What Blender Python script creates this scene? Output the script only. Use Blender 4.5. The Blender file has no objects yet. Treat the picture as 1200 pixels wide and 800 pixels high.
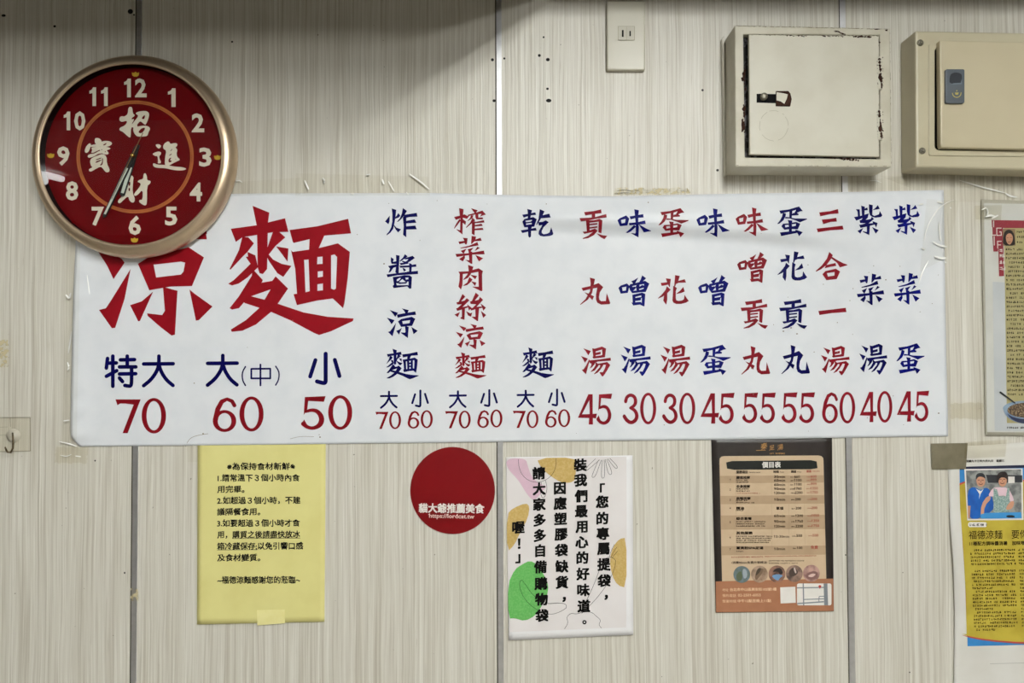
import bpy, bmesh, math, random
from mathutils import Vector, Matrix
from mathutils.geometry import tessellate_polygon

SC = bpy.context.scene
COL = SC.collection
R = math.radians

# ------------------------------------------------------------------ camera
FPX = 866.0                                   # focal length in pixels of the 1200-wide frame
CAM = Vector((0.0, -1.2124, 1.62))
PITCH, ROLL = R(1.40), R(0.18)
cam_data = bpy.data.cameras.new('camera')
cam_data.sensor_width = 36.0
cam_data.lens = 36.0 * FPX / 1200.0
cam_data.clip_start = 0.01
cam = bpy.data.objects.new('camera', cam_data)
COL.objects.link(cam)
F0 = Vector((0, math.cos(PITCH), math.sin(PITCH)))
U0 = Vector((0, -math.sin(PITCH), math.cos(PITCH)))
R0 = Vector((1, 0, 0))
CR = math.cos(ROLL) * R0 - math.sin(ROLL) * U0
CU = math.cos(ROLL) * U0 + math.sin(ROLL) * R0
m3 = Matrix((CR, CU, -F0)).transposed()
cam.matrix_world = Matrix.Translation(CAM) @ m3.to_4x4()
SC.camera = cam

# ------------------------------------------------------------------ world, lamps, exposure
SC.view_settings.view_transform = 'Standard'
SC.view_settings.look = 'None'
SC.view_settings.gamma = 1.0
SC.view_settings.use_curve_mapping = False
SC.view_settings.exposure = 0.0
world = bpy.data.worlds.new('world')
SC.world = world
world.use_nodes = True
world.node_tree.nodes['Background'].inputs[0].default_value = (0.9, 0.95, 1.0, 1)
world.node_tree.nodes['Background'].inputs[1].default_value = 0.05

LAMP_MAIN = dict(loc=(0.48, -1.80, 2.60), power=176.0, size=(1.20, 0.20), rot=R(90))
LAMP_LEFT = dict(loc=(-2.44, -2.16, 2.60), power=26.0, size=(0.80, 0.24), rot=R(-66.5))
LAMP_FAR = dict(loc=(0.95, -3.4, 2.60), power=205.0, size=(1.20, 0.20), rot=R(90))

def px(x, y, d=0.0):
    """the point at distance d in front of the wall seen at that place of the photograph"""
    v = FPX * F0 + (x - 600.0) * CR - (y - 400.0) * CU
    t = (-d - CAM.y) / v.y
    return CAM + v * t

def lin(c):
    c = c / 255.0
    return c / 12.92 if c <= 0.04045 else ((c + 0.055) / 1.055) ** 2.4

def rgb(r, g, b):
    return (lin(r), lin(g), lin(b), 1.0)

# ------------------------------------------------------------------ materials
MATS = {}
def mat(name, col, rough=0.5, metal=0.0, col2=None, scale=60.0, spec=0.5, bump=0.0, bscale=200.0, lo=0.4, hi=0.7, coat=0.0, emit=None):
    if name in MATS:
        return MATS[name]
    m = bpy.data.materials.new(name); m.use_nodes = True
    nt = m.node_tree; b = nt.nodes['Principled BSDF']
    b.inputs['Base Color'].default_value = col
    b.inputs['Roughness'].default_value = rough
    b.inputs['Metallic'].default_value = metal
    b.inputs['Specular IOR Level'].default_value = spec
    b.inputs['Coat Weight'].default_value = coat
    tc = nt.nodes.new('ShaderNodeTexCoord')
    n = nt.nodes.new('ShaderNodeTexNoise'); n.inputs['Scale'].default_value = scale; n.inputs['Detail'].default_value = 4
    nt.links.new(tc.outputs['Object'], n.inputs['Vector'])
    r = nt.nodes.new('ShaderNodeValToRGB')
    r.color_ramp.elements[0].position = lo; r.color_ramp.elements[1].position = hi
    r.color_ramp.elements[0].color = col
    r.color_ramp.elements[1].color = col2 if col2 else tuple(c * 0.93 for c in col[:3]) + (1,)
    nt.links.new(n.outputs['Fac'], r.inputs['Fac'])
    nt.links.new(r.outputs['Color'], b.inputs['Base Color'])
    if bump:
        n2 = nt.nodes.new('ShaderNodeTexNoise'); n2.inputs['Scale'].default_value = bscale; n2.inputs['Detail'].default_value = 3
        nt.links.new(tc.outputs['Object'], n2.inputs['Vector'])
        bp = nt.nodes.new('ShaderNodeBump'); bp.inputs['Strength'].default_value = 1.0; bp.inputs['Distance'].default_value = bump
        nt.links.new(n2.outputs['Fac'], bp.inputs['Height']); nt.links.new(bp.outputs['Normal'], b.inputs['Normal'])
    if emit:
        b.inputs['Emission Color'].default_value = (1, 1, 1, 1); b.inputs['Emission Strength'].default_value = emit
    MATS[name] = m
    return m

def film(name, tint, gloss_rough, refl=0.06, bump=0.0, bscale=120.0, cloud=0.0, cloudcol=(0.6, 0.55, 0.4, 1)):
    """clear film or glass: see-through, with a gloss that grows towards grazing angles"""
    m = bpy.data.materials.new(name); m.use_nodes = True
    nt = m.node_tree; nt.nodes.clear()
    out = nt.nodes.new('ShaderNodeOutputMaterial')
    tr = nt.nodes.new('ShaderNodeBsdfTransparent'); tr.inputs[0].default_value = tint
    gl = nt.nodes.new('ShaderNodeBsdfGlossy'); gl.inputs['Roughness'].default_value = gloss_rough
    fr = nt.nodes.new('ShaderNodeLayerWeight'); fr.inputs['Blend'].default_value = 0.12
    ad = nt.nodes.new('ShaderNodeMath'); ad.operation = 'ADD'; ad.inputs[1].default_value = refl; ad.use_clamp = True
    nt.links.new(fr.outputs['Fresnel'], ad.inputs[0])
    mx = nt.nodes.new('ShaderNodeMixShader')
    nt.links.new(ad.outputs[0], mx.inputs[0]); nt.links.new(tr.outputs[0], mx.inputs[1]); nt.links.new(gl.outputs[0], mx.inputs[2])
    last = mx
    tc = nt.nodes.new('ShaderNodeTexCoord')
    if bump:
        n2 = nt.nodes.new('ShaderNodeTexNoise'); n2.inputs['Scale'].default_value = bscale; n2.inputs['Detail'].default_value = 2
        n2.inputs['Distortion'].default_value = 1.2
        nt.links.new(tc.outputs['Object'], n2.inputs['Vector'])
        bp = nt.nodes.new('ShaderNodeBump'); bp.inputs['Distance'].default_value = bump; bp.inputs['Strength'].default_value = 1.0
        nt.links.new(n2.outputs['Fac'], bp.inputs['Height']); nt.links.new(bp.outputs['Normal'], gl.inputs['Normal'])
    if cloud:
        n3 = nt.nodes.new('ShaderNodeTexNoise'); n3.inputs['Scale'].default_value = 140; n3.inputs['Detail'].default_value = 5
        nt.links.new(tc.outputs['Object'], n3.inputs['Vector'])
        r = nt.nodes.new('ShaderNodeValToRGB'); r.color_ramp.elements[0].position = 0.50; r.color_ramp.elements[1].position = 0.53
        r.color_ramp.elements[1].color = (cloud,) * 3 + (1,)
        nt.links.new(n3.outputs['Fac'], r.inputs['Fac'])
        df = nt.nodes.new('ShaderNodeBsdfDiffuse'); df.inputs[0].default_value = cloudcol
        m2 = nt.nodes.new('ShaderNodeMixShader')
        nt.links.new(r.outputs['Color'], m2.inputs[0]); nt.links.new(mx.outputs[0], m2.inputs[1]); nt.links.new(df.outputs[0], m2.inputs[2])
        last = m2
    nt.links.new(last.outputs[0], out.inputs[0])
    return m

def wall_material():
    m = bpy.data.materials.new('streaked_panel'); m.use_nodes = True
    nt = m.node_tree; b = nt.nodes['Principled BSDF']; L = nt.links.new; N = nt.nodes.new
    tc = N('ShaderNodeTexCoord')
    def noise(sx, sz, detail, vec=None, rough=0.55):
        mp = N('ShaderNodeMapping'); mp.inputs['Scale'].default_value = (sx, 1.0, sz)
        L(vec if vec else tc.outputs['Object'], mp.inputs['Vector'])
        n = N('ShaderNodeTexNoise'); n.inputs['Scale'].default_value = 1.0; n.inputs['Detail'].default_value = detail
        n.inputs['Roughness'].default_value = rough
        L(mp.outputs[0], n.inputs['Vector']); return n.outputs['Fac']
    # a slow sideways wander of the grain
    w = noise(9, 4.5, 2)
    wm = N('ShaderNodeMath'); wm.operation = 'MULTIPLY_ADD'; wm.inputs[1].default_value = 0.009; wm.inputs[2].default_value = -0.0045
    L(w, wm.inputs[0])
    cx = N('ShaderNodeCombineXYZ'); L(wm.outputs[0], cx.inputs[0])
    va = N('ShaderNodeVectorMath'); va.operation = 'ADD'; L(tc.outputs['Object'], va.inputs[0]); L(cx.outputs[0], va.inputs[1])
    v = va.outputs[0]
    a = noise(170, 2.2, 3, v); c = noise(420, 4.0, 3, v); d = noise(28, 0.9, 2, v); e = noise(620, 16.0, 2, v)
    def ramp(fac, lo, hi, c0, c1):
        r = N('ShaderNodeValToRGB'); r.color_ramp.elements[0].position = lo; r.color_ramp.elements[1].position = hi
        r.color_ramp.elements[0].color = c0; r.color_ramp.elements[1].color = c1; L(fac, r.inputs['Fac']); return r.outputs['Color']
    base = ramp(d, 0.35, 0.68, WALL_A, WALL_B)
    def mix(fac, x, y):
        mm = N('ShaderNodeMix'); mm.data_type = 'RGBA'; L(fac, mm.inputs[0]); L(x, mm.inputs[6])
        if isinstance(y, tuple): mm.inputs[7].default_value = y
        else: L(y, mm.inputs[7])
        return mm.outputs[2]
    col = mix(ramp(a, 0.52, 0.66, (0, 0, 0, 1), (0.55, 0.55, 0.55, 1)), base, WALL_DARK)
    col = mix(ramp(a, 0.30, 0.44, (0.45, 0.45, 0.45, 1), (0, 0, 0, 1)), col, WALL_LIGHT)
    col = mix(ramp(c, 0.53, 0.66, (0, 0, 0, 1), (0.58, 0.58, 0.58, 1)), col, WALL_DARK)
    col = mix(ramp(c, 0.33, 0.45, (0.58, 0.58, 0.58, 1), (0, 0, 0, 1)), col, WALL_LIGHT)
    col = mix(ramp(e, 0.66, 0.76, (0, 0, 0, 1), (0.5, 0.5, 0.5, 1)), col, WALL_DARK2)
    # small brown specks of dirt
    n = N('ShaderNodeTexNoise'); n.inputs['Scale'].default_value = 130; n.inputs['Detail'].default_value = 1
    L(tc.outputs['Object'], n.inputs['Vector'])
    col = mix(ramp(n.outputs['Fac'], 0.775, 0.80, (0, 0, 0, 1), (0.7, 0.7, 0.7, 1)), col, rgb(95, 84, 64))
    L(col, b.inputs['Base Color'])
    b.inputs['Roughness'].default_value = 0.40
    b.inputs['Specular IOR Level'].default_value = 0.6
    bp = N('ShaderNodeBump'); bp.inputs['Distance'].default_value = 0.0008; bp.inputs['Strength'].default_value = 0.7
    ad = N('ShaderNodeMath'); ad.operation = 'ADD'; L(a, ad.inputs[0]); L(c, ad.inputs[1])
    L(ad.outputs[0], bp.inputs['Height']); L(bp.outputs['Normal'], b.inputs['Normal'])
    return m

WALL_A = rgb(208, 204, 192); WALL_B = rgb(214, 210, 199); WALL_DARK = rgb(176, 168, 152)
WALL_LIGHT = rgb(236, 234, 226); WALL_DARK2 = rgb(150, 138, 114)

# ------------------------------------------------------------------ mesh helpers
def link(name, verts, faces, m, parent=None, smooth=False, mats=None, fmat=None):
    me = bpy.data.meshes.new(name)
    off = parent_world(parent)
    me.from_pydata([tuple(Vector(v) - off) for v in verts], [], faces)
    for x in (mats if mats else [m]):
        me.materials.append(x)
    if fmat:
        for p, i in zip(me.polygons, fmat): p.material_index = i
    if smooth:
        for p in me.polygons: p.use_smooth = True
    me.update()
    o = bpy.data.objects.new(name, me); COL.objects.link(o)
    if parent: o.parent = parent
    return o

def parent_world(p):
    v = Vector((0, 0, 0))
    while p:
        v += p.location; p = p.parent
    return v

def thing(name, label, cat, loc, group=None):
    o = bpy.data.objects.new(name, None); COL.objects.link(o)
    o.empty_display_size = 0.02
    o.location = loc
    return tag(o, label, cat, group)

def tag(o, label=None, cat=None, group=None, kind=None):
    if label: o['label'] = label
    if cat: o['category'] = cat
    if group: o['group'] = group
    if kind: o['kind'] = kind
    return o

def PL(s):
    """'x,y x,y' -> points"""
    return [tuple(float(q) for q in p.split(',')) for p in s.split()]

def area2(p):
    return sum(p[i][0] * p[(i + 1) % len(p)][1] - p[(i + 1) % len(p)][0] * p[i][1] for i in range(len(p)))

def chaikin(p, n=1):
    for _ in range(n):
        q = []
        for i in range(len(p)):
            a, b = p[i], p[(i + 1) % len(p)]
            q.append((a[0] * .75 + b[0] * .25, a[1] * .75 + b[1] * .25)); q.append((a[0] * .25 + b[0] * .75, a[1] * .25 + b[1] * .75))
        p = q
    return p

def tri2d(shape):
    """shape = [outer, hole, ...] -> points, triangles turned towards the room"""
    loops = [[Vector((x, y, 0)) for x, y in l] for l in shape]
    pts = [p for l in shape for p in l]
    out = []
    for t in tessellate_polygon(loops):
        a, b, c = (pts[i] for i in t)
        ar = (b[0] - a[0]) * (c[1] - a[1]) - (c[0] - a[0]) * (b[1] - a[1])
        if abs(ar) < 1e-9: continue
        out.append(tuple(t) if ar < 0 else (t[0], t[2], t[1]))   # y runs down in the photograph
    return pts, out

FONTCACHE = {}
def glyph_mesh(body, bold):
    k = (body, bold)
    if k not in FONTCACHE:
        c = bpy.data.curves.new('lettering', 'FONT'); c.body = body; c.resolution_u = 2; c.size = 1.0
        asc = body.isascii()
        if asc: c.offset = bold; bold = 0.0
        o = bpy.data.objects.new('lettering', c)
        me = o.to_mesh()
        v, f = [(q.co.x, q.co.y) for q in me.vertices], [tuple(p.vertices) for p in me.polygons]
        done = set()
        for p in list(f):                                   # the numeral 1 comes as a bare bar: give it its flag
            xs = [v[i][0] for i in p]; ys = [v[i][1] for i in p]
            if len(p) <= 4 and .085 < max(xs) - min(xs) < .115 + 2.2 * k[1] and -.1 < min(ys) < .001 and .67 < max(ys) < .78 and asc:
                x0 = min(xs); x1 = max(xs); y0 = min(ys); y1 = max(ys); n = len(v); f.remove(p)
                if round(x0, 3) in done: continue
                done.add(round(x0, 3))
                v += [(x0, y0), (x1, y0), (x1, y1), (x0 + .025, y1), (x0 - .01, y1 - .07), (x0 - .06, y1 - .112), (x0 - .13, y1 - .134), (x0 - .13, y1 - .22 - k[1]), (x0, y1 - .20 - k[1])]; f.append(tuple(range(n, n + 9)))
        if bold:                                            # a heavier weight: the outline spread a little every way
            n = len(v); V, Fc = [], []
            for j, (dx, dy) in enumerate(((0, 0), (-1, 0), (1, 0), (0, -.8), (0, .8), (-1, -.8), (1, .8), (-1, .8), (1, -.8))):
                V += [(x + dx * bold, y + dy * bold) for x, y in v]; Fc += [tuple(i + j * n for i in p) for p in f]
            v, f = V, Fc
        FONTCACHE[k] = (v, f)
        o.to_mesh_clear(); bpy.data.objects.remove(o); bpy.data.curves.remove(c)
    return FONTCACHE[k]

class Ink:
    """printing: flat shapes given in picture units, laid on the surface of a sheet"""
    def __init__(s): s.v = []; s.f = []; s.z = []; s.n = 0
    def lay(s, count):
        s.z += [(s.n % 10) * 1.4e-5] * count; s.n += 1          # each shape a hair above the one before
    def shape(s, shape):
        p, t = tri2d(shape); k = len(s.v); s.v += p; s.lay(len(p)); s.f += [tuple(i + k for i in q) for q in t]
    def poly(s, p): s.shape([p])
    def rect(s, x0, y0, x1, y1): s.poly([(x0, y0), (x1, y0), (x1, y1), (x0, y1)])
    def ellipse(s, cx, cy, rx, ry, n=32, hole=None):
        e = lambda a, b: [(cx + a * math.cos(2 * math.pi * i / n), cy + b * math.sin(2 * math.pi * i / n)) for i in range(n)]
        s.shape([e(rx, ry)] + ([e(*hole)] if hole else []))
    def rrect(s, x0, y0, x1, y1, r, n=5):
        p = []
        for cx, cy, a0 in ((x1 - r, y0 + r, -90), (x1 - r, y1 - r, 0), (x0 + r, y1 - r, 90), (x0 + r, y0 + r, 180)):
            p += [(cx + r * math.cos(R(a0 + 90 * i / n)), cy + r * math.sin(R(a0 + 90 * i / n))) for i in range(n + 1)]
        s.poly(p)
    def stroke(s, pts, w, cap=True, closed=False):
        n = len(pts); ws = w if isinstance(w, (list, tuple)) else [w] * n
        if closed:
            pts = list(pts) + [pts[0]]; ws = list(ws) + [ws[0]]; n += 1
        for i in range(n - 1):
            (x0, y0), (x1, y1) = pts[i], pts[i + 1]
            L = math.hypot(x1 - x0, y1 - y0) or 1e-6
            nx, ny = -(y1 - y0) / L, (x1 - x0) / L
            a, b = ws[i] / 2, ws[i + 1] / 2
            s.poly([(x0 + nx * a, y0 + ny * a), (x1 + nx * b, y1 + ny * b), (x1 - nx * b, y1 - ny * b), (x0 - nx * a, y0 - ny * a)])
        for i in range(n):
            if cap or 0 < i < n - 1:
                s.ellipse(pts[i][0], pts[i][1], ws[i] / 2, ws[i] / 2, 12)
    def text(s, body, x0, yc, size, x1=None, rot=0.0, bold=0.0, shear=0.0, mid=0.38, anchor='l'):
        v, f = glyph_mesh(body, bold)
        if not v: return
        a, b = min(q[0] for q in v), max(q[0] for q in v)
        sx = size
        if x1 is not None: sx = (x1 - x0) / (b - a)
        ox = x0 - a * sx
        if x1 is None and anchor == 'c': ox = x0 - (a + b) / 2 * sx
        if x1 is None and anchor == 'r': ox = x0 - b * sx
        cs, sn = math.cos(rot), math.sin(rot)
        k = len(s.v)
        for x, y in v:
            X = ox + x * sx; Y = yc - (y - mid) * size - shear * ((x - a) % 1.0 - 0.5) * size
            dx, dy = X - x0, Y - yc
            s.v.append((x0 + dx * cs - dy * sn, yc + dx * sn + dy * cs))
        nl = 9 if bold and not body.isascii() else 1
        for _ in range(nl): s.lay(len(v) // nl)
        for p in f:
            q = list(p)
            if area2([s.v[i + k] for i in q]) > 0: q.reverse()
            s.f.append(tuple(i + k for i in q))
    def glyph(s, shapes, box, smooth=0):
        """a hand-drawn character fitted into the box x0,y0,x1,y1"""
        pts = [p for sh in shapes for l in sh for p in l]
        a, b = min(p[0] for p in pts), max(p[0] for p in pts); c, d = min(p[1] for p in pts), max(p[1] for p in pts)
        x0, y0, x1, y1 = box
        T = lambda p: (x0 + (p[0] - a) / (b - a) * (x1 - x0), y0 + (p[1] - c) / (d - c) * (y1 - y0))
        for sh in shapes:
            s.shape([chaikin([T(p) for p in l], smooth) if smooth else [T(p) for p in l] for l in sh])
    def scribble(s, x0, x1, y, h, rng, dens=0.85, slope=0.0):
        """a line of print too small to read: little upright and level marks"""
        x = x0
        while x < x1:
            w = h * rng.uniform(.75, 1.0); yy = y + slope * (x - x0)
            if rng.random() < dens:
                t = h * 0.17
                for k in range(rng.randint(2, 3)):
                    q = yy - h / 2 + h * rng.random() * .85
                    s.rect(x + w * .05, q, x + w * rng.uniform(.6, .95), q + t)
                for k in range(rng.randint(1, 2)):
                    q = x + w * rng.random() * .8
                    s.rect(q, yy - h / 2, q + t, yy + h / 2)
            x += w * 1.12
    def build(s, name, m, parent, depth, maxlen=None):
        dep = depth if callable(depth) else (lambda x, y: depth)
        v, f, zz = s.v, s.f, s.z
        if maxlen:
            bm = bmesh.new(); vs = [bm.verts.new((x, y, z)) for (x, y), z in zip(v, s.z)]
            for q in f:
                try: bm.faces.new([vs[i] for i in q])
                except ValueError: pass
            bmesh.ops.triangulate(bm, faces=bm.faces[:])
            for _ in range(5):
                e = [x for x in bm.edges if x.calc_length() > maxlen]
                if not e: break
                bmesh.ops.subdivide_edges(bm, edges=e, cuts=1)
                bmesh.ops.triangulate(bm, faces=[x for x in bm.faces if len(x.verts) > 3])
            bm.verts.index_update()
            v = [(q.co.x, q.co.y) for q in bm.verts]; zz = [q.co.z for q in bm.verts]; f = []
            for q in bm.faces:
                t = [w.index for w in q.verts]
                if area2([v[i] for i in t]) > 0: t.reverse()
                f.append(tuple(t))
            bm.free()
        return link(name, [px(x, y, dep(x, y) + z) for (x, y), z in zip(v, zz)], f, m, parent)

def extrude(name, shape, d_front, d_back, m, parent=None, bevel=0.0, seg=2, smooth=False):
    """a solid whose front outline is seen at `shape` (picture units) at distance d_front, running straight back to d_back"""
    bm = bmesh.new(); loops = []
    for l in shape:
        w = [px(x, y, d_front) for x, y in l]
        loops.append(([bm.verts.new(p) for p in w], [bm.verts.new((p.x, -d_back, p.z)) for p in w]))
    pts, tris = tri2d(shape)
    fv = [v for a, b in loops for v in a]; bv = [v for a, b in loops for v in b]
    if len(shape) == 1:
        bm.faces.new(fv); bm.faces.new(list(reversed(bv)))
    else:
        for t in tris:
            bm.faces.new([fv[i] for i in t]); bm.faces.new([bv[i] for i in reversed(t)])
    for a, b in loops:
        n = len(a)
        for i in range(n):
            bm.faces.new([a[i], a[(i + 1) % n], b[(i + 1) % n], b[i]])
    bmesh.ops.recalc_face_normals(bm, faces=bm.faces[:])
    if len(shape) > 1:
        bmesh.ops.dissolve_limit(bm, angle_limit=0.01, verts=bm.verts[:], edges=bm.edges[:])
    if bevel:
        ed = [e for e in bm.edges if len(e.link_faces) == 2 and e.calc_face_angle(0) > R(30)]
        bmesh.ops.bevel(bm, geom=ed, offset=bevel, segments=seg, profile=0.5, affect='EDGES', clamp_overlap=True)
    off = parent_world(parent)
    for v in bm.verts: v.co -= off
    me = bpy.data.meshes.new(name); bm.to_mesh(me); bm.free()
    me.materials.append(m)
    if smooth:
        for p in me.polygons: p.use_smooth = True
    o = bpy.data.objects.new(name, me); COL.objects.link(o)
    if parent: o.parent = parent
    return o

def lerp_line(p, t):
    """a point at fraction t along the polyline p (by length)"""
    ls = [math.hypot(p[i + 1][0] - p[i][0], p[i + 1][1] - p[i][1]) for i in range(len(p) - 1)]
    s = t * sum(ls)
    for i, l in enumerate(ls):
        if s <= l or i == len(ls) - 1:
            k = s / l if l else 0
            return (p[i][0] + (p[i + 1][0] - p[i][0]) * k, p[i][1] + (p[i + 1][1] - p[i][1]) * k)
        s -= l

def sheet(name, top, bottom, left, right, depth, m, parent=None, nx=40, ny=30, thick=0.0004, smooth=True):
    """a hanging sheet: four edges in picture units and a distance from the wall for every point; has a front, a back and edges"""
    dep = depth if callable(depth) else (lambda x, y: depth)
    g = []
    for j in range(ny + 1):
        v = j / ny
        for i in range(nx + 1):
            u = i / nx
            t, b, l, r = lerp_line(top, u), lerp_line(bottom, u), lerp_line(left, v), lerp_line(right, v)
            c = [(1 - v) * t[k] + v * b[k] + (1 - u) * l[k] + u * r[k]
                 - ((1 - u) * (1 - v) * top[0][k] + u * (1 - v) * top[-1][k] + (1 - u) * v * bottom[0][k] + u * v * bottom[-1][k]) for k in (0, 1)]
            g.append(c)
    fr = [px(x, y, dep(x, y)) for x, y in g]
    n = len(fr)
    bk = [p + Vector((0, thick, 0)) for p in fr]
    W = nx + 1; f = []
    for j in range(ny):
        for i in range(nx):
            a = j * W + i
            f.append((a, a + W, a + W + 1, a + 1)); f.append((n + a, n + a + 1, n + a + W + 1, n + a + W))
    if not thick:                                           # a film too thin to have an edge
        return smooth_front(link(name, fr, f[0::2], m, parent), nx * ny)
    rim = [i for i in range(W)] + [j * W + nx for j in range(1, ny + 1)] + [ny * W + i for i in range(nx - 1, -1, -1)] + [j * W for j in range(ny - 1, 0, -1)]
    for k in range(len(rim)):
        a, b = rim[k], rim[(k + 1) % len(rim)]
        f.append((a, b, n + b, n + a))
    return link(name, fr + bk, f, m, parent, smooth=False) if not smooth else smooth_front(link(name, fr + bk, f, m, parent), nx * ny * 2)

def smooth_front(o, k):
    for i, p in enumerate(o.data.polygons): p.use_smooth = i < k
    return o

def quad_sheet(name, q, depth, m, parent=None, **kw):
    return sheet(name, [q[0], q[1]], [q[3], q[2]], [q[0], q[3]], [q[1], q[2]], depth, m, parent, **kw)

def box(name, lo, hi, m, parent=None, bevel=0.0):
    bm = bmesh.new(); bmesh.ops.create_cube(bm, size=1.0)
    for v in bm.verts:
        v.co = Vector([lo[k] if v.co[k] < 0 else hi[k] for k in range(3)])
    if bevel: bmesh.ops.bevel(bm, geom=bm.edges[:], offset=bevel, segments=2, affect='EDGES')
    off = parent_world(parent)
    for v in bm.verts: v.co -= off
    me = bpy.data.meshes.new(name); bm.to_mesh(me); bm.free(); me.materials.append(m)
    o = bpy.data.objects.new(name, me); COL.objects.link(o)
    if parent: o.parent = parent
    return o

def lathe(name, c, prof, m, parent=None, seg=96, smooth=True):
    """profile (radius, distance in front of c) turned about the axis that leaves the wall at c"""
    v, f = [], []
    for r, h in prof:
        for i in range(seg):
            a = 2 * math.pi * i / seg
            v.append((c.x + r * math.cos(a), c.y - h, c.z + r * math.sin(a)))
    for k in range(len(prof) - 1):
        for i in range(seg):
            j = (i + 1) % seg
            f.append((k * seg + i, (k + 1) * seg + i, (k + 1) * seg + j, k * seg + j))
    f.append(tuple(range(seg))) if prof[0][0] > 1e-6 and prof[0][0] < 0.004 else None
    k = (len(prof) - 1) * seg
    o = link(name, v, f, m, parent, smooth=smooth)
    bm = bmesh.new(); bm.from_mesh(o.data); bmesh.ops.remove_doubles(bm, verts=bm.verts[:], dist=1e-7)
    bmesh.ops.recalc_face_normals(bm, faces=bm.faces[:]); bm.to_mesh(o.data); bm.free()
    return o

def tube(name, pts, r, m, parent=None, seg=10):
    """a round wire through world points"""
    v, f = [], []; n = len(pts)
    for i, p in enumerate(pts):
        t = (pts[min(i + 1, n - 1)] - pts[max(i - 1, 0)]).normalized()
        a = t.orthogonal().normalized()
        if i: a = (pa - t * pa.dot(t)).normalized()
        pa = a; b = t.cross(a)
        rr = r[i] if isinstance(r, (list, tuple)) else r
        for k in range(seg):
            w = 2 * math.pi * k / seg
            v.append(p + (a * math.cos(w) + b * math.sin(w)) * rr)
    for i in range(n - 1):
        for k in range(seg):
            j = (k + 1) % seg
            f.append((i * seg + k, i * seg + j, (i + 1) * seg + j, (i + 1) * seg + k))
    f.append(tuple(reversed(range(seg)))); f.append(tuple((n - 1) * seg + k for k in range(seg)))
    return link(name, v, f, m, parent, smooth=True)

def blob(cx, cy, rx, ry, rng, n=14, j=0.35):
    return [(cx + rx * math.cos(2 * math.pi * i / n) * rng.uniform(1 - j, 1 + j), cy + ry * math.sin(2 * math.pi * i / n) * rng.uniform(1 - j, 1 + j)) for i in range(n)]

# ------------------------------------------------------------------ the room
M_WALL = wall_material()
M_PLAIN = mat('plain_wall_paint', rgb(104, 100, 92), 0.7)
M_CEIL = mat('ceiling_board', rgb(214, 213, 208), 0.8)
M_FLOOR = mat('floor_tile', rgb(158, 153, 144), 0.4)
M_SOFFIT = mat('soffit_board', rgb(58, 50, 34), 0.7)
M_ALU = mat('brushed_strip', rgb(226, 226, 228), 0.36, 0.9, rgb(216, 216, 218), 90)
M_GAP = mat('dark_joint', rgb(62, 56, 46), 0.8)
M_HOLE = mat('dark_hole', rgb(14, 12, 10), 0.9)
XL, XR, YB, ZC = -3.3, 3.0, -4.6, 2.60

wall = tag(box('wall_back', (XL - .1, 0.0, -0.05), (XR + .1, 0.1, ZC + .1), M_WALL), kind='structure')
tag(box('wall_left', (XL - .1, YB, -0.05), (XL, -0.0005, ZC + .1), M_PLAIN), kind='structure')
tag(box('wall_right', (XR, YB, -0.05), (XR + .1, -0.0005, ZC + .1), M_PLAIN), kind='structure')
tag(box('wall_front', (XL - .1, YB - .1, -0.05), (XR + .1, YB - .0005, ZC + .1), M_PLAIN), kind='structure')
tag(box('floor', (XL, YB, -0.05), (XR, -0.0005, 0.0), M_FLOOR), kind='structure')
tag(box('ceiling', (XL, YB, ZC), (XR, -0.0005, ZC + .1), M_CEIL), kind='structure')

# the boxed-in beam just above the picture: deep on the left, a narrow ledge on the right
SOFF_Z, SOFF_X, SOFF_D, LEDGE_Z, LEDGE_D = 2.236, 0.10, 0.74, 2.226, 0.14
tag(box('trim_1', (XL + .001, -SOFF_D, SOFF_Z), (SOFF_X, -0.0005, ZC - .0005), M_SOFFIT), kind='structure')
tag(box('trim_2', (SOFF_X + .0005, -LEDGE_D, LEDGE_Z), (XR - .001, -0.0005, ZC - .0005), M_SOFFIT), kind='structure')

# metal joint strips between the wall panels
for i, (t0, t1, b0, b1) in enumerate(((160.3, 166.6, 153.2, 159.6), (581.4, 587.6, 583.8, 590.3), (983.9, 990.6, 995.8, 1002.8))):
    q = [(t0 + (t0 - b0) * .07, -60), (t1 + (t1 - b1) * .07, -60), (b1 + (b1 - t1) * .12, 900), (b0 + (b0 - t0) * .12, 900)]
    s = tag(extrude('trim_%d' % (i + 3), [q], 0.0012, 0.0, M_ALU, bevel=0.0004), kind='structure')
    g = Ink(); g.poly([(q[0][0] - 1.3, -60), (q[0][0], -60), (q[3][0], 900), (q[3][0] - 1.3, 900)])
    g.build('joint_gap', M_GAP, s, 0.0003)

# screw holes and scuffs in the wall
for x, y, rx, ry in ((577, 70, 1.8, 1.8), (591, 68.5, 1.3, 1.3), (632, 65, 1.7, 1.8), (642, 69.8, 2.3, 2.0), (641.6, 104, 1.6, 1.5), (643, 117.8, 3.2, 2.2),
                     (579, 118, 1.9, 1.7), (637, 43.6, 1.1, 1.3), (823.3, 105.6, 1.4, 1.4), (840.8, 199.4, 1.6, 1.5), (152.8, 13.5, 3.1, 2.9), (157, 17.4, 1.1, 1.0),
                     (64, 30.8, 1.6, 1.4), (272, 49, 1.2, 1.2), (111.4, 539.6, 0.9, 1.0), (4.2, 18.2, 2.6, 1.5), (146, 671, 0.9, 1.3), (991, 650, .8, .8), (1066, 787.5, .8, .9)):
    k = Ink(); k.ellipse(x, y, rx, ry, 14); k.build('screw_hole', M_HOLE, wall, 0.0004)

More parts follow.
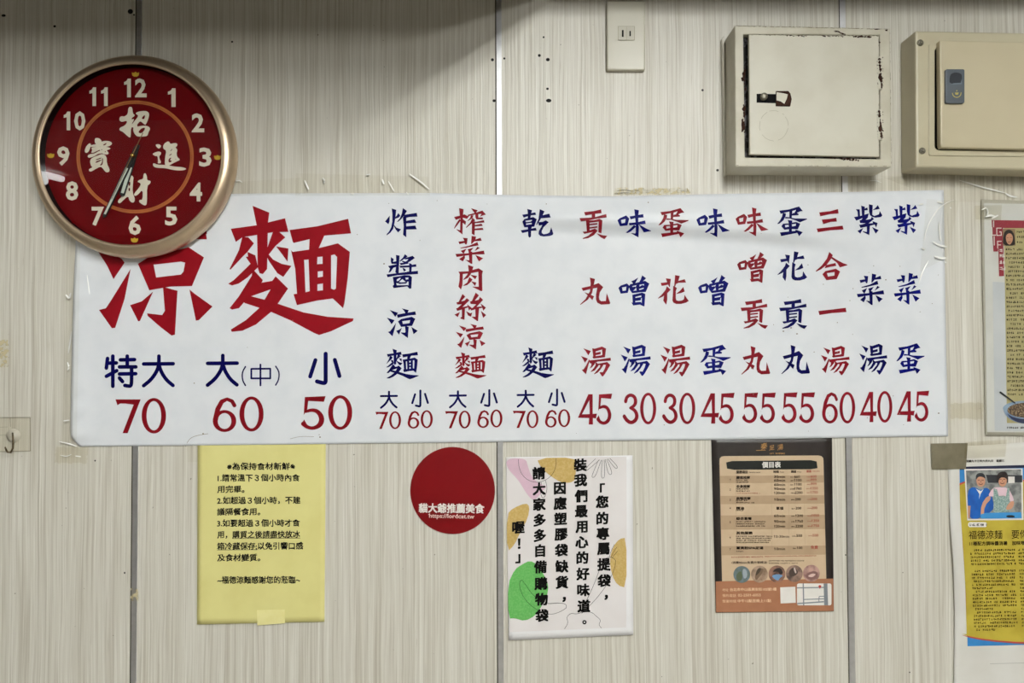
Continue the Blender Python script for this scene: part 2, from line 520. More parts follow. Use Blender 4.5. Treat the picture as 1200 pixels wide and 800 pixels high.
# ceiling lamps: white trough, two tubes, and the light they give
M_TROUGH = mat('white_enamel', rgb(232, 232, 230), 0.4)
def lamp(spec, label):
    x, y, z = spec['loc']; w, h = spec['size']
    o = thing('ceiling_light', label, 'lamp', (x, y, ZC)); o.rotation_euler.z = spec['rot']
    def part(name, lo, hi, m):
        p = box(name, lo, hi, m, None, 0.004); p.parent = o; return p
    part('housing', (-w / 2 - .03, -h / 2 - .02, -.055), (w / 2 + .03, h / 2 + .02, -.0005), M_TROUGH)
    mt = mat('lit_tube_%d' % round(spec['power'] * 10), (1, 1, 1, 1), 0.5, emit=spec['power'])
    mt.node_tree.nodes['Principled BSDF'].inputs['Emission Color'].default_value = (0.985, 1.0, 0.968, 1)
    for s in (-1, 1):
        t = tube('fluorescent_tube', [Vector((-w / 2, s * h / 4, -.078)), Vector((w / 2, s * h / 4, -.078))], 0.016, mt); t.parent = o
    return o
lamp(LAMP_MAIN, 'twin tube ceiling lamp nearest the back wall')
lamp(LAMP_LEFT, 'twin tube ceiling lamp set askew at the left of the room')
lamp(LAMP_FAR, 'twin tube ceiling lamp farthest from the back wall')

# ------------------------------------------------------------------ hand-drawn characters of the menu banner
G = {}
def g(k, *shapes): G[k] = [[PL(l) for l in s.split('|')] for s in shapes]
g('zha', '135,245 25,385 105,450 130,380', '180,75 285,110 270,270 240,450 215,560 150,650 65,715 60,690 120,620 170,520 195,380 195,200',
  '335,185 385,250 345,290 265,320 260,290 300,240', '235,465 290,530 400,570 330,645 270,570 235,500', '440,65 535,135 490,215 410,320 340,385 300,395 370,310 415,200',
  '480,225 765,180 780,270 600,280 500,300 440,290', '440,290 520,280 520,760 445,700 460,500', '515,370 715,335 755,415 515,430', '515,500 730,480 765,570 515,575')
g('jiang', '160,85 230,130 210,195 290,180 290,240 180,240 160,190', '280,35 365,50 350,300 345,470 300,470 265,430 290,250', '95,290 300,250 300,310 220,330 150,430 105,445 140,350',
  '490,15 555,70 500,110 380,190 365,175 450,90', '500,105 670,55 725,105 600,190 440,255 400,240 540,170 570,130 480,140', '430,165 520,195 500,225 420,190', '370,220 480,215 570,205 570,235 390,270',
  '360,285 600,275 750,245 760,305 600,320 380,330', '590,220 655,250 640,460 590,470 530,425 590,415', '430,330 470,340 520,385 470,420',
  '60,485 300,455 795,400 800,475 300,505 85,550', '205,545 360,525 480,500 600,505 655,545 640,810 590,810 545,760 225,800 200,750 235,720|300,600 340,575 385,560 390,580 350,625 300,645|430,590 510,660 400,668 350,660|500,560 570,552 570,595 515,605|285,685 345,690 350,705 520,695 550,650 575,650 575,735 540,730 300,735')
g('liang', '135,65 325,130 300,170 260,225 210,150', '60,240 245,300 175,400 130,330', '280,365 250,500 195,680 90,575 140,560 200,480', '415,25 580,65 555,130 510,150 470,80',
  '300,170 735,95 755,175 560,195 320,245', '325,330 405,275 650,220 735,270 660,435 560,440 400,460|425,325 615,300 600,370 445,390', '490,430 580,460 560,720 400,605 400,585 490,595 505,570',
  '420,480 350,640 285,550 350,525', '645,460 795,550 695,630')
g('mian', '180,30 278,70 270,130 265,400 240,430 220,425 210,390 205,150', '52,165 200,145 370,103 390,183 300,185 120,215 82,242', '120,212 155,215 188,250 150,300 120,330 50,405 45,400 100,290',
  '150,300 195,320 185,350 155,338', '140,330 195,318 212,390 150,450 100,485 60,497 37,487 70,465 168,370', '265,305 300,345 350,370 408,382 360,447 325,425 280,360 258,320',
  '300,180 335,182 372,215 315,265 268,325 258,300', '318,268 390,280 385,358 350,310', '180,400 240,465 235,478 160,560 100,630 60,638 45,630 100,560 175,440',
  '150,540 235,480 295,470 315,443 388,515 330,600 290,650 200,725 120,762 58,768 52,755 140,700 220,628 135,600 120,585|172,560 285,520 250,580',
  '270,600 325,603 480,655 620,680 772,690 768,705 640,765 570,787 540,775 400,700 285,650', '397,172 560,150 740,106 757,192 600,205 420,248 415,240', '515,215 600,205 565,285 510,300',
  '405,290 415,300 560,280 680,250 750,300 738,450 718,600 710,630 650,573 560,585 440,612 420,548 440,545 430,400|482,347 508,345 515,530 490,537|560,330 590,328 590,370 558,372|562,415 592,412 592,445 562,450|560,490 592,485 592,525 560,528|640,320 660,315 675,330 668,515 658,522 640,515')
g('zha_vegetable', '160,80 265,105 250,300 240,700 100,585 105,575 185,600 190,350', '40,285 180,255 290,225 370,270 350,330 240,300 85,355', '170,330 200,370 120,480 50,560 40,550 100,430', '240,330 325,395 310,475 240,415',
  '440,80 600,130 560,185 530,200', '350,330 370,235 560,185 710,135 795,230 720,250 650,285 690,215 560,225 400,260', '440,250 500,250 470,320 365,385 360,375 420,310', '545,215 615,215 615,300 715,295 730,340 570,345 545,290',
  '480,305 540,365 480,420 335,540 320,530 420,420', '465,420 540,380 525,720 460,680', '530,405 745,360 760,415 535,435', '530,475 690,445 720,495 530,510', '525,560 715,540 740,590 520,600')
g('cai', '250,90 360,100 350,200 335,250 310,245 285,210 170,240 145,180 285,165', '455,45 560,65 545,130 665,90 690,160 520,175 460,235 440,230', '190,325 400,275 590,190 615,270 500,290 330,325 200,340',
  '335,345 265,470 200,395 260,375', '500,320 430,410 390,420 360,360', '590,300 650,330 520,405', '75,470 400,450 740,390 760,475 470,485 105,540', '380,390 470,420 470,700 440,700 305,605 400,620',
  '290,500 300,560 250,645 160,590', '540,490 725,570 625,645')
g('rou', '145,245 380,235 490,200 620,165 720,230 700,300 705,690 680,705 480,605 480,595 620,600 610,250 440,280 250,300 240,560 205,665 145,595 170,450 175,300',
  '370,85 495,130 470,220 430,310 370,390 265,440 260,425 350,320 385,230', '420,315 580,345 540,425', '400,370 475,430 430,490 350,560 260,580 260,565 350,500', '440,470 565,500 535,580')
g('si', '240,105 305,170 210,280 290,260 340,205 405,255 240,415 350,390 400,400 350,430 240,470 115,505 90,445 130,430 220,350 115,355 95,305 150,290', '345,345 455,430 390,495 370,410',
  '225,460 300,450 285,715 190,680 190,665 225,640', '180,530 130,650 50,590', '325,510 420,560 470,540 440,640 370,610',
  '550,75 625,140 530,265 620,240 650,175 725,245 570,410 680,400 720,430 600,450 440,495 420,450 480,430 560,350 430,340 415,285 460,270', '660,325 790,425 730,500 700,420',
  '540,440 630,440 605,740 580,740 450,640 545,640', '670,500 795,600 725,670')
g('gan', '175,75 290,105 270,180 250,290 190,300 190,150', '60,210 200,190 365,155 385,215 250,225 95,280', '65,375 110,310 320,265 400,315 340,490 110,505|135,350 285,330 290,350 250,375 145,385|150,415 280,400 285,430 150,450',
  '25,575 190,550 375,515 400,580 270,590 60,640', '190,480 290,480 270,540 265,710 245,745 215,740 200,700', '470,80 580,130 540,215 480,330 400,450 385,440 440,310', '530,225 690,185 725,275 500,295',
  '430,385 540,375 610,340 680,385 560,500 515,590 520,640 560,665 640,655 700,620 735,500 785,650 770,685 680,710 560,720 480,705 440,660 450,590 530,450 450,465')
g('gong', '170,110 400,85 570,45 580,135 430,150 200,190', '350,140 430,140 430,260 350,255', '65,250 400,235 690,155 700,235 480,260 260,310 95,330', '215,295 300,310 300,560 235,570', '220,310 400,300 530,265 600,305 540,330 300,360',
  '515,290 600,305 585,520 575,610 505,580', '295,385 480,365 480,400 295,420', '295,465 480,440 480,475 295,500', '135,570 240,560 425,495 490,545 400,650 270,720 140,740 140,720 270,660 375,575 175,620', '460,605 600,650 715,665 650,745 560,700')
g('wei', '10,320 70,270 215,205 290,280 245,440 70,460|95,315 200,290 190,380 110,395', '405,60 515,85 500,200 500,400 515,480 505,725 335,630 340,620 430,630 440,600 440,430 430,300', '295,230 615,175 625,255 450,265 320,300',
  '280,385 480,365 660,325 675,405 290,440', '400,430 450,470 330,580 250,620 205,610 300,530', '500,410 560,440 680,510 800,565 800,575 630,605 590,540')
g('dan', '80,130 300,105 550,35 640,140 570,150 500,105 390,140 220,175 115,205', '490,95 570,150 480,190 400,200 390,190 440,185', '320,130 390,140 375,295 320,285', '375,205 490,180 540,205 535,235 375,245',
  '165,180 240,200 230,260 180,350 90,425 40,440 35,430 100,350 145,270', '230,275 330,285 450,310 745,315 735,335 570,400 480,360 330,310 210,310', '130,490 170,430 300,425 480,390 580,430 520,560 350,550 200,570|215,465 300,455 310,500 225,515|380,445 480,430 470,480 385,495',
  '280,345 390,360 380,430 380,640 310,650 310,430', '95,630 300,610 460,595 470,565 640,625 550,720 510,640 400,660 125,715')
g('wan', '285,80 405,115 385,220 340,440 240,600 70,720 55,710 180,590 290,400 305,220', '90,325 300,280 490,210 600,305 520,430 500,540 510,600 550,635 660,630 680,440 765,680 750,705 550,715 460,670 430,600 430,480 460,320 300,350 125,395',
  '155,425 260,460 385,520 345,610 250,510')
g('zeng', '55,325 110,270 255,220 315,280 275,440 110,460|140,315 240,295 230,385 155,395', '520,80 450,215 400,225 355,170 430,140', '610,30 705,100 620,180 530,215 580,120',
  '300,290 330,240 500,200 680,160 780,225 695,420 590,425 380,450 320,370|380,285 480,260 460,300 430,295 385,305|470,320 480,385 400,395|550,250 650,235 660,270 610,255 550,300|540,350 650,320 640,350 545,375',
  '380,485 610,435 685,465 665,755 640,755 560,715 400,735 360,665 390,670|450,535 590,500 590,540 570,540 455,560|450,630 575,615 590,560 605,560 600,680 580,650 450,660')
g('hua', '205,100 325,115 310,220 300,310 285,300 260,250 110,280 85,210 235,190', '425,25 535,45 500,160 650,120 680,200 510,205 450,230 425,290 400,295', '230,285 320,365 240,450 130,530 25,575 20,565 100,490 200,370', '170,460 240,420 240,600 215,720 145,625',
  '380,275 465,325 440,400 440,560 450,610 500,630 580,620 630,590 645,485 700,570 745,630 680,670 560,700 450,700 385,670 360,620 370,480', '440,470 540,390 615,300 650,410 560,445')
g('tang', '130,100 310,165 250,265 190,170', '75,280 240,340 170,440 130,360', '270,350 280,400 250,500 195,710 95,605 140,590 200,500', '340,100 400,110 570,60 665,105 640,310 370,340 345,305 365,290|420,175 570,130 578,250 550,265 420,285 420,262 540,238 538,180 425,205',
  '275,385 510,360 770,320 780,390 480,410 330,455 285,450', '320,425 410,420 400,470 330,550 280,575 320,500', '430,470 690,420 765,490 700,600 640,700 590,760 570,755 510,670 530,655 590,660 640,560 660,490 600,480 480,500',
  '400,395 490,480 480,520 400,620 310,655 305,645 380,560 420,490', '530,480 610,480 540,590 470,670 385,710 385,695 450,620 520,540')
g('san', '140,155 400,125 580,75 595,180 400,195 165,245', '200,325 400,305 540,280 555,370 400,380 235,430', '80,535 400,500 690,465 710,555 400,575 110,620')
g('he', '375,80 460,155 420,240 310,390 180,490 70,545 55,530 200,400 320,240', '430,190 560,270 700,345 800,380 800,395 625,445 560,340 400,215', '300,390 520,340 540,410 410,430 265,465', '215,605 285,530 530,475 630,540 550,720 310,745|320,580 500,555 495,635 345,660')
g('yi', '80,385 400,350 720,310 740,410 400,435 105,480')
g('zi', '100,140 190,145 200,320 150,330 140,200', '225,55 310,85 300,300 245,310', '305,130 370,100 380,165 305,170', '55,325 200,300 400,240 395,285 300,330 110,410', '405,25 495,45 490,170 485,270 530,300 640,260 660,180 720,285 690,325 560,340 480,320 430,280 410,200',
  '490,165 560,110 615,45 660,135', '290,300 390,285 380,340 330,390 400,380 450,370 470,320 525,370 400,475 490,468 560,480 610,465 575,575 540,500 400,540 210,580 175,505 240,500 330,470 200,465 185,405 230,390', '490,420 610,465 590,500 500,470', '355,520 430,510 415,750 260,670 260,655 360,675',
  '275,580 205,715 135,650', '480,560 635,630 565,715')
# brush characters of the clock dial
g('zhao', '325,185 360,155 400,175 412,290 450,315 430,345 390,370 385,400 430,385 430,410 385,490 430,520 430,545 375,545 370,730 350,740 300,700 225,630 165,605 155,580 180,545 250,520 300,460 295,420 210,445 170,430 155,395 170,350 205,335 250,345 315,300',
  '465,280 500,255 600,238 680,245 720,290 700,390 655,495 630,495 570,440 540,435 500,480 490,500 500,540 440,565 415,560 420,520 385,500 440,430 520,330 470,295|575,370 630,310 640,340 620,395 590,390',
  '415,555 500,530 620,512 700,525 740,570 700,640 690,690 660,715 500,722 450,680 420,620|515,630 560,570 640,545 630,600 570,660 525,650')
g('bao', '335,120 375,105 430,120 470,170 440,235 370,235 335,195', '235,205 260,215 265,245 240,330 215,370 180,390 150,370 150,330 180,260', '245,245 400,215 480,165 590,160 650,190 655,225 600,265 480,285 430,265 250,280|485,235 560,195 540,235 500,250',
  '270,290 310,280 370,270 430,260 440,320 380,350 300,390 265,380 290,340', '425,265 500,265 620,290 625,315 550,340 590,375 590,410 545,420 470,400 425,345|445,330 475,315 470,335|515,365 545,345 530,380',
  '205,435 240,410 330,400 440,335 480,395 400,400 330,450 235,480 205,465', '245,520 300,470 380,440 480,400 555,450 560,590 610,690 605,740 560,752 530,740 480,670 440,640 330,700 260,742 225,720 230,685 300,655 260,625|350,510 460,470 460,490 360,525|355,545 460,510 460,530 350,580|470,480 490,490 485,600 445,625 430,615 470,570')
g('jin', '195,230 240,220 285,230 305,265 265,310 225,285', '130,405 200,370 270,355 305,380 295,420 265,445 275,500 300,545 295,580 235,580 245,540 235,440 190,445', '145,590 170,575 230,605 400,610 550,640 700,650 780,680 740,705 650,715 500,700 400,670 220,665 160,640',
  '430,165 460,185 475,220 570,195 610,220 600,260 565,280 605,320 600,370 590,380 600,460 655,505 640,525 560,560 450,620 400,650 370,600 375,470 400,340 350,315 335,270 360,210|470,350 515,300 505,330 480,355|445,435 500,390 495,420 455,440|440,500 490,465 485,500 460,520 500,530 490,555 440,565|565,490 585,500 575,515')
g('cai_wealth', '320,380 345,368 378,375 372,430 368,500 390,560 375,587 345,570 335,530 300,560 270,590 252,580 258,560 300,520 318,480|338,420 352,420 350,450 338,452|337,468 350,466 348,492 338,494', '455,358 470,350 482,380 482,408 512,412 507,435 482,450 482,590 470,607 445,597 418,577 423,560 448,560 448,478 410,522 385,532 378,515 425,460 435,432 405,420 420,405 452,398')

def digit(ink, ch, x0, y0, x1, y1):
    """a price numeral drawn in a 100 x 150 field"""
    k = Ink()
    if ch == '0': k.ellipse(50, 75, 50, 75, 48, hole=(30, 62))
    elif ch == '7': k.poly(PL('0,3 103,3 50,150 29,150 74,26 40,21 20,21 8,28'))
    elif ch == '6':
        k.ellipse(50, 103, 50, 47, 40, hole=(29, 34)); k.stroke([(92, 36), (82, 18), (60, 9), (38, 20), (21, 52), (11, 98)], [17, 16, 14, 19, 21, 22])
    elif ch == '5':
        k.poly(PL('15,4 100,0 93,25 29,21 24,62 10,84'))
        k.stroke(chain([(20, 68), (45, 60), (70, 68), (86, 98), (78, 128), (50, 143), (24, 137), (9, 122)], 2), ease([12, 15, 18, 22, 21, 15, 15, 20], 2)); k.poly(PL('12,103 22,122 6,128 0,124'))
    elif ch == '4': k.shape([[((x - 78) / 2.37, (y - 128) / 2.56) for x, y in PL(l)] for l in ('210,128 265,128 265,378 318,374 306,436 268,430 268,512 215,512 222,430 78,427', '222,205 228,380 130,383')])
    elif ch == '3':
        k.stroke(chain([(18, 40), (24, 20), (48, 9), (74, 20), (80, 44), (70, 62), (45, 72)], 2), ease([20, 18, 15, 18, 21, 17, 12], 2))
        k.stroke(chain([(45, 72), (74, 82), (88, 107), (80, 130), (52, 143), (26, 132), (9, 112)], 2), ease([12, 17, 22, 20, 16, 19, 20], 2))
    n = len(ink.v)
    ink.v += [(x0 + x / 100 * (x1 - x0), y0 + y / 150 * (y1 - y0)) for x, y in k.v]; ink.z += k.z; ink.f += [tuple(i + n for i in f) for f in k.f]

def chain(p, n):
    """an open curve rounded by corner cutting"""
    for _ in range(n):
        q = [p[0]]
        for a, b in zip(p, p[1:]):
            q += [(a[0] * .75 + b[0] * .25, a[1] * .75 + b[1] * .25), (a[0] * .25 + b[0] * .75, a[1] * .25 + b[1] * .75)]
        p = q + [p[-1]]
    return p
def ease(w, n):
    for _ in range(n):
        q = [w[0]]
        for a, b in zip(w, w[1:]): q += [a * .75 + b * .25, a * .25 + b * .75]
        w = q + [w[-1]]
    return w

# ------------------------------------------------------------------ the menu banner
M_VINYL = mat('white_vinyl', rgb(228, 231, 236), 0.38, spec=0.3, col2=rgb(221, 225, 231), scale=25, bump=0.0004, bscale=30)
M_RED = mat('red_print', rgb(138, 10, 24), 0.5, spec=.12, col2=rgb(132, 9, 22))
M_RED2 = mat('dark_red_print', rgb(122, 8, 22), 0.5, spec=.12, col2=rgb(116, 7, 20))
M_RED3 = mat('faded_red_print', rgb(124, 12, 30), 0.5, spec=.12, col2=rgb(118, 10, 26))
M_BLUE = mat('navy_print', rgb(3, 2, 76), 0.5, spec=.08, col2=rgb(2, 1, 64))
M_BLUE2 = mat('bright_navy_print', rgb(4, 10, 104), 0.5, spec=.08, col2=rgb(3, 5, 84))

def sm(a, b, x):
    t = max(0.0, min(1.0, (x - a) / (b - a))); return t * t * (3 - 2 * t)

def banner_d(x, y):
    d = 0.0022
    top = 227 - 4 * sm(600, 1106, x); bot = 522 - (x - 92) * 0.0108
    edge = min(y - top, bot - y)
    inn = sm(0, 26, edge)
    d += inn * (0.0008 + 0.0006 * math.sin(x / 71 + 1) * math.sin(y / 58) + 0.0004 * math.sin(x / 33 + y / 90))
    # a slack fold along the upper right: hangs out above the crease, back to the wall below it
    yc = 264 + 0.055 * (x - 670) + 0.00012 * max(0, x - 780) ** 2
    amp = sm(600, 720, x) * (1 - 0.85 * sm(900, 1010, x)) + 0.35 * sm(560, 640, x) * (1 - sm(640, 700, x))
    d += 0.0095 * amp * sm(0, 30, y - top) * (1 - sm(yc - 7, yc + 9, y))
    # a diagonal crease from the top right corner
    t = (x - 1060) * 0.64 + (y - 285) * 0.77
    d += 0.0016 * math.exp(-(t / 5.5) ** 2) * sm(1010, 1045, x) * (1 - sm(1070, 1098, x)) * inn
    # rippled left edge
    l = 1 - sm(0, 34, x - 86)
    d += l * (0.0016 + 0.0016 * math.sin(y / 7.5 + 2 * math.sin(y / 19) + x / 14) + 0.0022 * sm(330, 520, y)) * sm(0, 14, bot - y)
    r = sm(1060, 1106, x)
    d += r * 0.001 * (1 + math.sin(y / 15 + x / 12)) * (1 - sm(300, 360, y)) * sm(0, 14, y - top)
    return max(d, 0.0012)

bn = thing('menu_banner', 'long white vinyl noodle menu banner printed in red and navy, taped across the wall', 'banner', px(600, 372))
B_TOP = [(91, 231), (300, 226.5), (500, 226), (600, 228.5), (720, 230), (850, 227), (990, 225), (1106, 222.5)]
B_BOT = [(93, 523), (300, 521), (600, 517.5), (850, 515), (1000, 512.5), (1111, 511)]
sheet('sheet', B_TOP, B_BOT, [(91, 231), (88, 300), (86, 340), (84, 420), (82.5, 500), (83, 512), (93, 523)], [(1106, 222.5), (1107, 300), (1109, 420), (1110.5, 480), (1111, 511)],
      banner_d, M_VINYL, bn, nx=256, ny=74)
BD = lambda x, y: banner_d(x, y) + 0.00035
def lettering(name, fn, m, maxlen=5.0):
    k = Ink(); fn(k); return k.build(name, m, bn, BD, maxlen)

# large red heading
def liang_big(k):
    o = lambda s: [(100 + x / 5, 260 + y / 5) for x, y in PL(s)]
    for s in ('140,-20 300,60 250,140', '370,-70 530,-20 490,60 430,40', '260,80 650,-5 700,-12 712,70 560,100 320,140', '65,158 110,166 170,188 215,218 230,238 165,335 130,260', '265,275 230,450 175,620 155,622 80,515 120,505 150,460',
              '455,380 540,403 525,660 505,665 440,615 365,550 362,535 450,545 466,520', '397,408 320,580 310,582 262,487 330,465', '610,395 640,420 745,495 665,575 648,578', '650,100 705,50 712,102'):
        k.poly(o(s))
    k.shape([o('308,245 380,200 605,148 695,207 625,375 500,378 375,400'), o('400,250 560,232 585,238 575,290 560,308 415,325')])
lettering('heading_character', liang_big, M_RED, 6)
lettering('heading_character', lambda k: k.glyph(G['mian'], (267.4, 241, 414.4, 392.4)), M_RED, 6)

def small_da(k, ox, oy, u, w):
    T = lambda l: [(ox + x * u, oy + y * u) for x, y in l]
    k.stroke(T([(218, 186), (468, 183)]), w)
    k.stroke(chain(T([(345, 118), (345, 190), (335, 235), (290, 310), (220, 368)]), 2), w)
    k.stroke(chain(T([(345, 190), (355, 235), (400, 310), (462, 362)]), 2), w)
def small_xiao(k, ox, oy, u, w):
    T = lambda l: [(ox + x * u, oy + y * u) for x, y in l]
    k.stroke(T([(752, 158), (708, 295)]), w); k.stroke(T([(908, 152), (952, 292)]), w)
    k.stroke(chain(T([(835, 100), (835, 300), (834, 345), (810, 346), (765, 334)]), 2), w)
TA = lambda l: [(115 + x / 7.275, 405 + y / 7.275) for x, y in l]
TB = lambda l: [(270 + x / 7.275, 405 + y / 7.275) for x, y in l]
def te_big(k):
    w = 4.35
    for l in ([(80, 108), (70, 190)], [(125, 88), (125, 345)], [(95, 148), (155, 146)], [(70, 260), (158, 212)], [(190, 120), (310, 118)], [(248, 88), (248, 180)], [(182, 180), (322, 180)], [(182, 240), (320, 238)], [(182, 275), (208, 305)]):
        k.stroke(TA(l), w)
    k.stroke(chain(TA([(285, 190), (285, 310), (280, 342), (260, 344), (228, 338)]), 2), w)
def da_big(k, dx, dy):
    w = 4.35
    k.stroke(TA([(388 + dx, 155 + dy), (640 + dx, 153 + dy)]), w)
    k.stroke(chain(TA([(518 + dx, 88 + dy), (518 + dx, 160 + dy), (500 + dx, 220 + dy), (450 + dx, 290 + dy), (388 + dx, 340 + dy)]), 2), w)
    k.stroke(chain(TA([(518 + dx, 160 + dy), (536 + dx, 220 + dy), (580 + dx, 290 + dy), (638 + dx, 338 + dy)]), 2), w)
def zhong(k):
    k.stroke(TB([(178, 197), (340, 195), (340, 278), (178, 278)]), 2.1, closed=True); k.stroke(TB([(256, 160), (256, 338)]), 2.1)
def xiao_big(k):
    k.stroke(TB([(725, 122), (680, 262)]), 4.6); k.stroke(TB([(890, 120), (930, 258)]), 4.6)
    k.stroke(chain(TB([(812, 68), (812, 270), (812, 315), (790, 318), (738, 304)]), 2), 4.8)
for fn in (te_big, lambda k: da_big(k, 0, 0), lambda k: da_big(k, 545, -5), zhong, xiao_big,
           lambda k: k.stroke(chain(TB([(128, 178), (104, 220), (100, 258), (106, 300), (128, 338)]), 1), 1.6), lambda k: k.stroke(chain(TB([(386, 175), (412, 215), (416, 255), (408, 298), (386, 335)]), 1), 1.6)):
    lettering('size_character', fn, M_BLUE, 6)
for i, (dx, dy) in enumerate(((0, 0), (80.8, -.5), (160.2, -1.2))):
    lettering('size_character', lambda k: small_da(k, 430 + dx, 450 + dy, .075, 2.45), M_BLUE)
    lettering('size_character', lambda k: small_xiao(k, 430 + dx, 450 + dy, .075, 2.45), M_BLUE)

# dish names, column by column from the left
DISH = [
    (M_BLUE, [('zha', 451.2, 243.6, 489.2, 278), ('jiang', 453, 297.6, 490, 338), ('liang', 453.2, 361.2, 489.6, 396), ('mian', 452.5, 408.4, 490.7, 444.2)]),
    (M_RED3, [('zha_vegetable', 532, 243.8, 569.5, 275.8), ('cai', 533.7, 276.2, 568, 309), ('rou', 537.2, 310.2, 566, 341.2), ('si', 532.5, 342.7, 569.7, 376), ('liang', 534, 379.4, 569, 409.4), ('mian', 533, 412.6, 569.9, 443.4)]),
    (M_BLUE, [('gan', 610.2, 244.7, 648.4, 278.3), ('mian', 611.8, 406.8, 649.2, 443)]),
    (M_RED3, [('gong', 679.2, 245.2, 711.7, 280.2), ('wan', 679.7, 325, 715.2, 357), ('tang', 680.7, 405.9, 716, 441)]),
    (M_BLUE2, [('wei', 723.5, 245, 763, 278.2), ('zeng', 724.7, 322.4, 761, 358.8), ('tang', 727.4, 403.7, 762.6, 440.5)]),
    (M_RED3, [('dan', 771.7, 243.7, 807.2, 278), ('hua', 771, 322.2, 807.2, 357), ('tang', 774, 403.7, 808.9, 441)]),
    (M_BLUE2, [('wei', 816, 244, 855, 278), ('zeng', 818, 322, 853.8, 358.7), ('dan', 820.7, 403.7, 856.4, 439.5)]),
    (M_RED3, [('wei', 862, 243, 900.3, 276.8), ('zeng', 863.8, 295, 899, 331.2), ('gong', 867.8, 350.2, 900, 385.2), ('wan', 868.6, 405.3, 902.6, 438.8)]),
    (M_BLUE, [('dan', 911, 241.8, 946, 276.8), ('hua', 911, 294.4, 946, 329.5), ('gong', 913, 350.2, 946, 385.4), ('wan', 915.6, 404, 949.2, 438.2)]),
    (M_RED3, [('san', 957, 244.8, 988.5, 272), ('he', 955.8, 295, 993, 328.2), ('yi', 959, 360.5, 992, 369), ('tang', 962, 405, 995.7, 439.6)]),
    (M_BLUE, [('zi', 1000.7, 239.2, 1034, 275.5), ('cai', 1004, 320.4, 1036.2, 357.3), ('tang', 1006.8, 402.6, 1039.8, 438.8)]),
    (M_BLUE2, [('zi', 1045.4, 239, 1077.8, 275), ('cai', 1047.4, 319.6, 1079.2, 356.6), ('dan', 1050.5, 402, 1083.6, 438)]),
]
for m, chars in DISH:
    for c, a, b, d, e in chars:
        lettering('dish_character', lambda k: k.glyph(G[c], (a, b, d, e)), m)

# prices
PRICE = [[('7', 135.3, 467, 164, 507.4), ('0', 166, 466.2, 194.6, 507.7)], [('6', 249.4, 465, 276.9, 506), ('0', 280.6, 464.4, 308.9, 505.4)], [('5', 353, 464, 381.6, 503.8), ('0', 384.6, 463, 412.8, 503.4)]]
for dx, dy in ((0, 0), (81.6, -.8), (161, -1.2)):
    PRICE.append([('7', 440 + dx, 482 + dy, 454.8 + dx, 502.5 + dy), ('0', 456 + dx, 481.8 + dy, 470 + dx, 502.6 + dy)])
    PRICE.append([('6', 477.7 + dx, 481 + dy, 491.3 + dx, 502 + dy), ('0', 493 + dx, 480.5 + dy, 507.2 + dx, 501.5 + dy)])
PRICE += [[('4', 677.2, 461.7, 699.2, 497.2), ('5', 699.2, 461, 717.4, 497.8)], [('3', 729.8, 460, 749, 497.2), ('0', 750.2, 460, 769, 497)], [('3', 776.2, 460, 794.8, 497), ('0', 796, 460, 814.8, 496.8)],
          [('4', 820.8, 460.6, 842.4, 496.2), ('5', 842.6, 460, 860.9, 497)], [('5', 870, 459.8, 888.4, 496), ('5', 890.8, 459.8, 909.2, 496.2)], [('5', 916, 459.5, 934.6, 496), ('5', 936.7, 459.4, 955.2, 496)],
          [('6', 963.4, 459, 981.8, 496), ('0', 983.8, 459, 1002.2, 496)], [('4', 1007.5, 459, 1027.3, 494.5), ('0', 1028, 458, 1045.7, 495)], [('4', 1051, 458.3, 1071.6, 493.8), ('5', 1072, 457.6, 1088.9, 494.2)]]
for i, p in enumerate(PRICE):
    for q in p:
        lettering('price_digit', lambda k: digit(k, *q), M_RED2 if i < 9 else M_RED3)

# grime on the vinyl: specks, and a hair-fine crease at the lower edge
_r = random.Random(3)
def grime(k):
    for _ in range(46):
        x, y = (_r.uniform(880, 1100), _r.uniform(240, 505)) if _r.random() < .6 else (_r.uniform(110, 1090), _r.choice((_r.uniform(234, 240), _r.uniform(500, 510), _r.uniform(240, 500))))
        k.ellipse(x, y, _r.uniform(.3, .8), _r.uniform(.3, .8), 7)
    for x, y in ((450, 309), (375, 512), (238, 508), (918, 388), (927, 384), (934, 391), (1100, 484)): k.ellipse(x, y, 1.1, .8, 8)
    k.stroke(chain([(219, 519), (223, 513), (231, 510), (244, 508)], 2), .5, cap=False); k.stroke(chain([(340, 514), (352, 511), (368, 511.5)], 2), .4, cap=False)
tag(lettering('grime_speck', grime, mat('grime', rgb(140, 130, 116), .7)), kind='stuff')

# ------------------------------------------------------------------ wall clock
CD = 0.022
C0 = px(158.3, 183.6, 0.0)
_c = px(158.3, 183.6, CD); C0 = Vector((_c.x, 0, _c.z))
clk = thing('wall_clock', 'champagne gold wall clock with a red dial, over the corner of the menu banner', 'clock', C0)
M_GOLD = mat('champagne_metal', rgb(206, 184, 156), 0.36, 0.8, rgb(198, 176, 148), 30)
M_DIAL = mat('red_dial', rgb(104, 1, 8), 0.5, spec=.1, col2=rgb(97, 1, 7))
M_CREAM = mat('cream_print', rgb(232, 226, 204), 0.5)
M_ORANGE = mat('orange_ring_print', rgb(184, 104, 42), 0.5, col2=rgb(166, 86, 34))
M_INGOT = mat('yellow_ingot_print', rgb(206, 168, 40), 0.5)
M_BLACK = mat('black_hand', rgb(16, 16, 16), 0.35)
M_LUME = mat('pale_lume', rgb(206, 216, 202), 0.5)
M_BRASS = mat('brass', rgb(214, 182, 96), 0.25, 0.9)
M_DARKIN = mat('shaded_inner_rim', rgb(22, 12, 12), 0.7, spec=.1)  # near-black tone stands in for shade and reflection inside the rim
